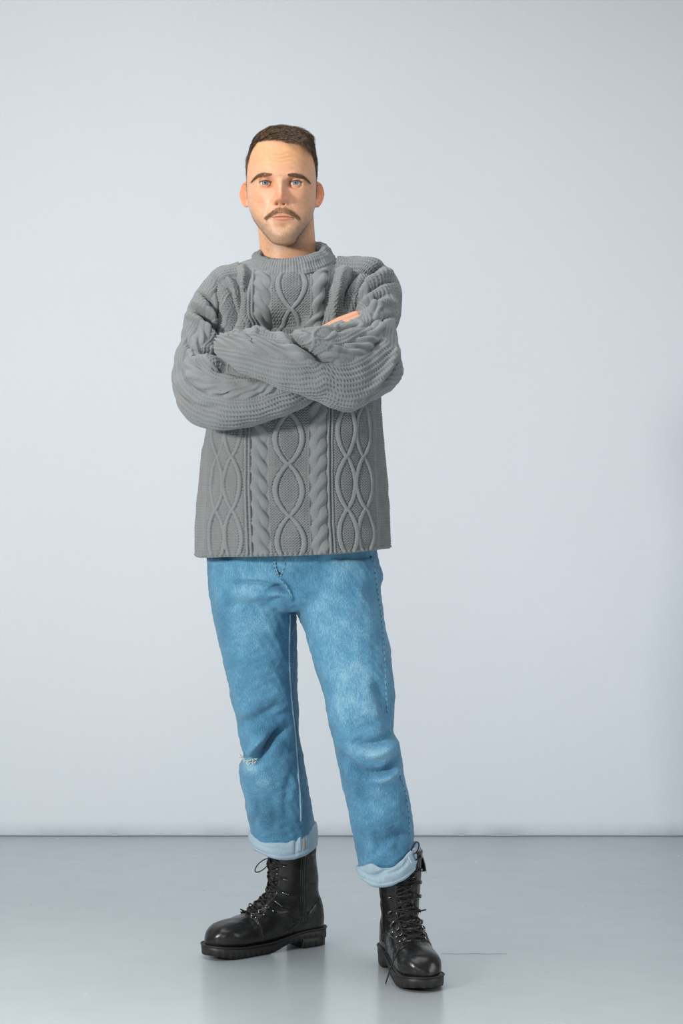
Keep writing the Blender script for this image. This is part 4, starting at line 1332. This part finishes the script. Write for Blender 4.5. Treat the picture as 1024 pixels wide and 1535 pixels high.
m_skin, nt, b = new_mat('skin', (.7, .5, .38), .46)
at = attr_col(nt, 'skin'); nt.links.new(at.outputs['Color'], b.inputs['Base Color'])
b.inputs['Subsurface Weight'].default_value = .12; b.inputs['Subsurface Radius'].default_value = (.010, .004, .002); b.inputs['Subsurface Scale'].default_value = .6
b.inputs['Specular IOR Level'].default_value = .4
tc = N(nt, 'ShaderNodeTexCoord'); nz = N(nt, 'ShaderNodeTexNoise'); nz.inputs['Scale'].default_value = 700; nz.inputs['Detail'].default_value = 3
nt.links.new(tc.outputs['Object'], nz.inputs['Vector']); add_bump(nt, b, nz.outputs['Fac'], .12, .0008)


def hand(wrist, palm_dir, normal, thumb_side, curl):
    """palm with five bent fingers as tapering chains"""
    f = np.array(palm_dir, float); f /= np.linalg.norm(f)
    n_ = np.array(normal, float); n_ -= (n_ @ f) * f; n_ /= np.linalg.norm(n_)
    s_ = np.cross(n_, f) * thumb_side
    m = MB()
    w = np.asarray(wrist, float)
    for off in (-.026, -.009, .009, .026):                      # palm bones
        m.tube(np.array([w + s_ * off * .6, w + f * .045 + s_ * off * .9, w + f * .090 + s_ * off]), [.0155, .0150, .0125], 12)
    for i, (off, ln_) in enumerate(((.028, .070), (.010, .079), (-.009, .073), (-.027, .058))):
        p = w + f * .088 + s_ * off; a = 0; pts = [p.copy()]
        for k_, fr_ in enumerate((.45, .32, .23)):
            a += curl[k_] * (1 + .06 * i); p = p + (f * math.cos(a) - n_ * math.sin(a)) * ln_ * fr_; pts.append(p.copy())
        m.tube(catmull(np.array(pts), np.linspace(0, 3, 14)), np.interp(np.linspace(0, 3, 14), [0, 1, 2, 2.8, 3], [.0098, .0090, .0082, .0074, .0050]), 12)
    pts = [w + f * .018 + s_ * .024, w + f * .048 + s_ * .044 - n_ * .006, w + f * .074 + s_ * .052 - n_ * .014, w + f * .096 + s_ * .048 - n_ * .022]
    m.tube(catmull(np.array(pts), np.linspace(0, 3, 14)), np.interp(np.linspace(0, 3, 14), [0, 1, 2, 2.8, 3], [.0150, .0125, .0110, .0095, .0060]), 12)
    return m


def joined(parts):
    """merge meshes into one with the skin attribute kept"""
    vs, qs, ts, cs, n = [], [], [], [], 0
    for mm, col in parts:
        vv = np.empty(len(mm.vertices) * 3, np.float32); mm.vertices.foreach_get('co', vv); vv = vv.reshape(-1, 3)
        cnt = np.empty(len(mm.polygons), np.int32); mm.polygons.foreach_get('loop_total', cnt)
        st = np.empty(len(mm.polygons), np.int32); mm.polygons.foreach_get('loop_start', st)
        li = np.empty(len(mm.loops), np.int32); mm.loops.foreach_get('vertex_index', li)
        q = st[cnt == 4]; t = st[cnt == 3]
        if len(q): qs.append(li[q[:, None] + np.arange(4)] + n)
        if len(t): ts.append(li[t[:, None] + np.arange(3)] + n)
        vs.append(vv); cs.append(np.broadcast_to(col, (len(vv), 3))); n += len(vv)
    m = make_mesh('body', np.concatenate(vs), np.concatenate(qs), np.concatenate(ts) if ts else None)
    set_attr(m, 'skin', np.concatenate(cs))
    return m


hand_parts = []
# his right hand: comes up under the front forearm into the crook of the other elbow
hr = hand(W(491, 505, -.080), (.85, .34, .36), (-.15, -.75, .6), -1, (.3, .5, .4))
hm, hp, he = remesh(hr.mesh('hand'), .0018, 3, .5); hand_parts.append((hm, srgb(212, 156, 124)))
# his left hand: tucked inside the end of the front sleeve
hl = hand(W(392, 532, -.150), (-.95, .25, .12), (-.1, -.9, .3), -1, (.5, .8, .6))
hl.v = [W(392, 532, -.15) + (v_ - W(392, 532, -.15)) * .30 for v_ in hl.v]
# trunk and limbs inside the clothing
mbb = MB()
mbb.tube(np.array([H2W((.016, .03, -.16)), W(437, 425, .135), W(438, 500, .13), W(438, 640, .125), W(440, 800, .13), W(440, 880, .13)]), [.045, .055, .100, .098, .100, .085], 28)
for pts in ([W(425, 430, .13), W(330, 440, .12), W(302, 520, .06), W(302, 592, -.01), W(400, 590, -.085), W(470, 540, -.085), W(488, 522, -.075)],
            [W(450, 430, .13), W(545, 440, .12), W(562, 500, .03), W(550, 560, -.075), W(480, 547, -.155), W(400, 532, -.155), W(372, 524, -.14)]):
    mbb.tube(catmull(np.array(pts), np.linspace(0, len(pts) - 1, 50)), np.interp(np.linspace(0, 6, 50), [0, 1, 2, 3, 4, 5, 6], [.045, .030, .028, .028, .030, .025, .022]), 20)
for pts in ([W(385, 850, .135), W(388, 1000, .165), W(406, 1120, .205), W(425, 1270, .295)], [W(500, 850, .125), W(530, 1000, .07), W(550, 1120, .055), W(580, 1300, .092)]):
    mbb.tube(catmull(np.array(pts), np.linspace(0, 3, 40)), np.interp(np.linspace(0, 3, 40), [0, 1, 2, 3], [.07, .05, .034, .034]), 20)
bmh, _, _ = remesh(mbb.mesh('trunk'), .006, 3, .5)
body = add_obj('body', joined([(me, np.clip(base, 0, 1)), (bmh, srgb(226, 178, 146))] + hand_parts), m_skin, man, 'face, neck and hand of the man')

# ---- eyes
m_eye, nt, b = new_mat('eye_wet_surface', (.8, .8, .8), .08)
at = attr_col(nt, 'eye'); nt.links.new(at.outputs['Color'], b.inputs['Base Color']); b.inputs['Coat Weight'].default_value = 1.0; b.inputs['Coat Roughness'].default_value = .03
for ex_, ez_, sg in lashes:
    m = MB(); n_ = 48
    th = np.linspace(.001, math.pi, n_); ph = np.arange(64) / 64 * 2 * math.pi
    c_ = H2W((ex_, -(EF - ER), ez_))
    bulge = 1 + .045 * np.exp(-(th / .38) ** 2)
    V = np.stack([np.sin(th)[:, None] * np.cos(ph), -np.cos(th)[:, None] + 0 * ph, np.sin(th)[:, None] * np.sin(ph)], -1) * ER * bulge[:, None, None] + c_
    m.grid(V, True, flip=True); em = m.mesh('eye')
    ang = np.repeat(th, 64); phs = np.tile(ph, n_)
    col = np.tile(srgb(206, 208, 210), (len(ang), 1))
    def mixe(cc, w):
        global col
        col = col * (1 - w[:, None]) + np.asarray(cc)[None] * w[:, None]
    mixe(srgb(210, 150, 140), .35 * sstep(.75, 1.2, ang))
    iris = sstep(.575, .54, ang)
    mixe(srgb(66, 78, 88), iris); mixe(srgb(124, 142, 154), sstep(.50, .42, ang) * (.8 + .2 * np.cos(phs * 17)))
    mixe(srgb(12, 12, 14), sstep(.21, .18, ang))
    set_attr(em, 'eye', np.clip(col, 0, 1))
    add_obj('eye', em, m_eye, man, 'blue-grey eye')


# ---- hair as real strands
def strands(roots, dirs, length, rad, nseg=4, bend=None, nside=3, wob=.0):
    """thin tapering hairs; dirs unit start direction, bend added with the square of the way along"""
    n = len(roots); t = np.linspace(0, 1, nseg + 1)
    bend = np.zeros((n, 3)) if bend is None else bend
    length = np.broadcast_to(length, (n,)); rad = np.broadcast_to(rad, (n,))
    C_ = roots[:, None] + dirs[:, None] * (length[:, None] * t)[..., None] + bend[:, None] * (length[:, None] * t ** 2)[..., None]
    if wob: C_[:, 1:] += rng.normal(0, wob, (n, nseg, 3))
    T_ = dirs + bend; T_ /= np.linalg.norm(T_, axis=1)[:, None]
    a = np.cross(T_, rng.normal(size=(n, 3))); a /= np.linalg.norm(a, axis=1)[:, None] + 1e-9; b_ = np.cross(T_, a)
    ang = np.arange(nside) / nside * 2 * math.pi
    prof = np.clip(1.0 - t ** 2 * .85, .1, 1)
    V = C_[:, :, None] + (a[:, None, None] * np.cos(ang)[None, None, :, None] + b_[:, None, None] * np.sin(ang)[None, None, :, None]) * (rad[:, None] * prof)[:, :, None, None]
    V = V.reshape(-1, 3)
    i = np.arange(n)[:, None, None] * ((nseg + 1) * nside); k_ = np.arange(nseg)[None, :, None] * nside; j = np.arange(nside)[None, None, :]; jn = (j + 1) % nside
    q = np.stack([i + k_ + j, i + k_ + jn, i + k_ + nside + jn, i + k_ + nside + j], -1).reshape(-1, 4)
    return V, q


def sample(me_, mask, n):
    """random points on the head where mask is high"""
    p = P_w; idx = np.nonzero(mask > .0)[0]
    w = mask[idx] / mask[idx].sum()
    c_ = rng.choice(idx, n, p=w)
    return c_, p[c_] + rng.normal(0, .0006, (n, 3))


m_hair, nt, b = new_mat('dark_brown_hair', tuple(srgb(52, 40, 31)), .42)
mx, nz, mp = noise_color(nt, b, tuple(srgb(56, 43, 33)), tuple(srgb(136, 108, 82)), 160, 3, (1, .5, 1), .38, .72)
m_tash, nt, b = new_mat('light_brown_whiskers', tuple(srgb(112, 84, 56)), .5)
mx, nz, mp = noise_color(nt, b, tuple(srgb(96, 70, 44)), tuple(srgb(156, 120, 80)), 400, 2)

m_brow, nt, b = new_mat('brown_eyebrow', tuple(srgb(78, 58, 42)), .5)
noise_color(nt, b, tuple(srgb(84, 62, 44)), tuple(srgb(128, 98, 72)), 300, 2)

topm = scalp * sstep(.058, .078, z + .15 * np.clip(.0 - fwd, 0, .1) * 0)
area_w = np.where(front > .5, .25, 1.0)          # face skin is more finely divided
c_, r_ = sample(me, topm * area_w, 11500)
nn = Nn[c_]; xx, zz, ff = x[c_], z[c_], fwd[c_]
cl_ = snoise(r_, .012, 81) * .35
leftside = sstep(-.02, -.06, xx)
sweep = np.stack([.85 + cl_ + .10 * rng.normal(size=len(c_)), -.50 + .10 * rng.normal(size=len(c_)) - cl_, .08 * rng.normal(size=len(c_))], -1)
sweep -= (sweep * nn).sum(1)[:, None] * nn; sweep /= np.linalg.norm(sweep, axis=1)[:, None]
frontrow = sstep(.045, .075, ff)
dirs = nn * (.62 + .20 * frontrow - .2 * leftside)[:, None] + sweep * (.80 - .15 * frontrow)[:, None] + np.array([0, 0, .35]) * leftside[:, None] + rng.normal(0, .06, (len(c_), 3)); dirs /= np.linalg.norm(dirs, axis=1)[:, None]
ln_ = (.031 + .008 * rng.random(len(c_)) + .004 * cl_) * (.35 + .65 * sstep(.062, .098, zz)) * (1 - .1 * frontrow) * (1 - .30 * leftside) * (1 - .42 * sstep(.030, .062, xx))
V1, q1 = strands(r_, dirs, ln_, .00056, 4, sweep * .40 - nn * .48, 3, .0002)
sidem = scalp * sstep(.085, .070, z) * sstep(-.075, -.055, z)
c_, r_ = sample(me, sidem * area_w, 9000)
nn = Nn[c_]; zz = z[c_]
dn = np.array([0, -.25, -1.0]) - (np.array([0, -.25, -1.0]) @ nn.T)[:, None] * nn
dirs = nn * .55 + dn * .75 + rng.normal(0, .12, (len(c_), 3)); dirs /= np.linalg.norm(dirs, axis=1)[:, None]
ln_ = (.0012 + .0085 * sstep(.010, .080, zz)) * (.8 + .4 * rng.random(len(c_)))
V2, q2 = strands(r_, dirs, ln_, .00026, 2, dn * .3 - nn * .1, 3)
ho = add_obj('hair', make_mesh('hair', np.concatenate([V1, V2]), np.concatenate([q1, q2 + len(V1)])), m_hair, man, 'short dark brown hair, faded at the sides'); ho['kind'] = 'stuff'


def face_pts(xs_, zs_):
    """skin points at front coordinates"""
    out, no = [], []
    for a, c in zip(xs_, zs_):
        h = F_BVH.ray_cast(Vector((HX + a, HY - .4, HZ + c)), Vector((0, 1, 0)))
        out.append(np.array(h[0]) if h[0] is not None else np.array([HX + a, HY - .1, HZ + c])); no.append(np.array(h[1]) if h[0] is not None else np.array([0, -1, 0]))
    return np.array(out), np.array(no)
bpy.context.view_layer.update()
F_BVH = BVHTree.FromObject(body, bpy.context.evaluated_depsgraph_get())

# eyebrows
for pts, wd in (([(-.0170, .0155), (-.030, .0162), (-.042, .0172), (-.053, .0138), (-.0635, .0070)], 1), ([(.0155, .0150), (.028, .0155), (.041, .0150), (.053, .0115), (.0625, .0050)], 1)):
    n_ = 620; t_ = rng.random(n_) ** .9
    cl = catmull(np.array(pts), t_ * (len(pts) - 1)); cl2 = catmull(np.array(pts), np.clip(t_ + .02, 0, 1) * (len(pts) - 1))
    tg = cl2 - cl; tg /= np.linalg.norm(tg, axis=1)[:, None] + 1e-9
    half = np.interp(t_, [0, .15, .5, .8, 1], [.0022, .0036, .0042, .0026, .0008])
    off = rng.uniform(-1, 1, n_) * half
    nrm2 = np.stack([-tg[:, 1], tg[:, 0]], -1)
    q = cl + nrm2 * off[:, None]
    S_, no_ = face_pts(q[:, 0], q[:, 1])
    dirs = np.stack([tg[:, 0], 0 * t_, tg[:, 1] + .25 - .5 * t_], -1) + no_ * .35 + rng.normal(0, .12, (n_, 3)); dirs /= np.linalg.norm(dirs, axis=1)[:, None]
    V1, q1 = strands(S_, dirs, .0040 + .003 * rng.random(n_), .00016, 3, -no_ * .25)
    eo = add_obj('eyebrow', make_mesh('eyebrow', V1, q1), m_brow, man, 'dark brown eyebrow'); eo['kind'] = 'stuff'
# upper lashes
for ex_, ez_, sg in lashes:
    n_ = 70; ua = np.linspace(-.95, 1.0, n_)
    zz = ez_ + .0036 * np.clip(1 - ua ** 2, 0, 1) ** .62 * (1 - .12 * ua) + .0006 * ua
    S_, no_ = face_pts(ex_ + sg * ua * .0122, zz + .0003)
    dirs = np.stack([sg * (ua * .6), np.full(n_, -1.0), np.full(n_, .15)], -1); dirs /= np.linalg.norm(dirs, axis=1)[:, None]
    V1, q1 = strands(S_ + np.array([0, -.0002, 0]), dirs, .0045, .00022, 3, np.tile(np.array([0, 0, .4]), (n_, 1)))
    eo = add_obj('eyelashes', make_mesh('eyelashes', V1, q1), m_hair, man); eo['kind'] = 'stuff'
# moustache
n_ = 1000
u_ = rng.uniform(-1, 1, n_); mxm = .0040
cx_ = mxm + u_ * .0370
topz = np.interp(np.abs(u_), [0, .12, .4, .75, 1], [-.0550, -.0530, -.0570, -.0655, -.0735]); botz = np.interp(np.abs(u_), [0, .12, .4, .7, .88, 1], [-.0660, -.0685, -.0690, -.0735, -.0790, -.0775])
cz_ = botz + (topz - botz) * rng.random(n_) ** 1.25 + rng.normal(0, .0010, n_); cx_ = cx_ + rng.normal(0, .0012, n_)
S_, no_ = face_pts(cx_, cz_)
dirs = np.stack([np.sign(u_) * (.25 + .75 * np.abs(u_)), 0 * u_, -np.full(n_, .75)], -1) + no_ * .22 + rng.normal(0, .12, (n_, 3)); dirs /= np.linalg.norm(dirs, axis=1)[:, None]
V1, q1 = strands(S_, dirs, (.0038 + .0028 * rng.random(n_)) * np.interp(np.abs(u_), [0, .1, 1], [.7, 1, .9]), .00015, 3, -no_ * .15)
mo = add_obj('moustache', make_mesh('moustache', V1, q1), m_tash, man, 'brown drooping moustache'); mo['kind'] = 'stuff'
# stubble on chin, jaw and under the lip
c_, r_ = sample(me, np.clip(.35 * stub + np.clip(stub_jaw, 0, 1) * sstep(-.145, -.13, z), 0, 1) * np.where(front > .5, .3, 1) * (fwd > .01) + .25 * g(.006, -.094, .006, .005) * front, 5200)
nn = Nn[c_]
dirs = nn * .6 + np.array([0, 0, -.7]) + rng.normal(0, .25, (len(c_), 3)); dirs /= np.linalg.norm(dirs, axis=1)[:, None]
V1, q1 = strands(r_, dirs, .0009 + .0008 * rng.random(len(c_)), .00012, 1)
so = add_obj('stubble', make_mesh('stubble', V1, q1), m_tash, man, 'short stubble on chin and jaw'); so['kind'] = 'stuff'
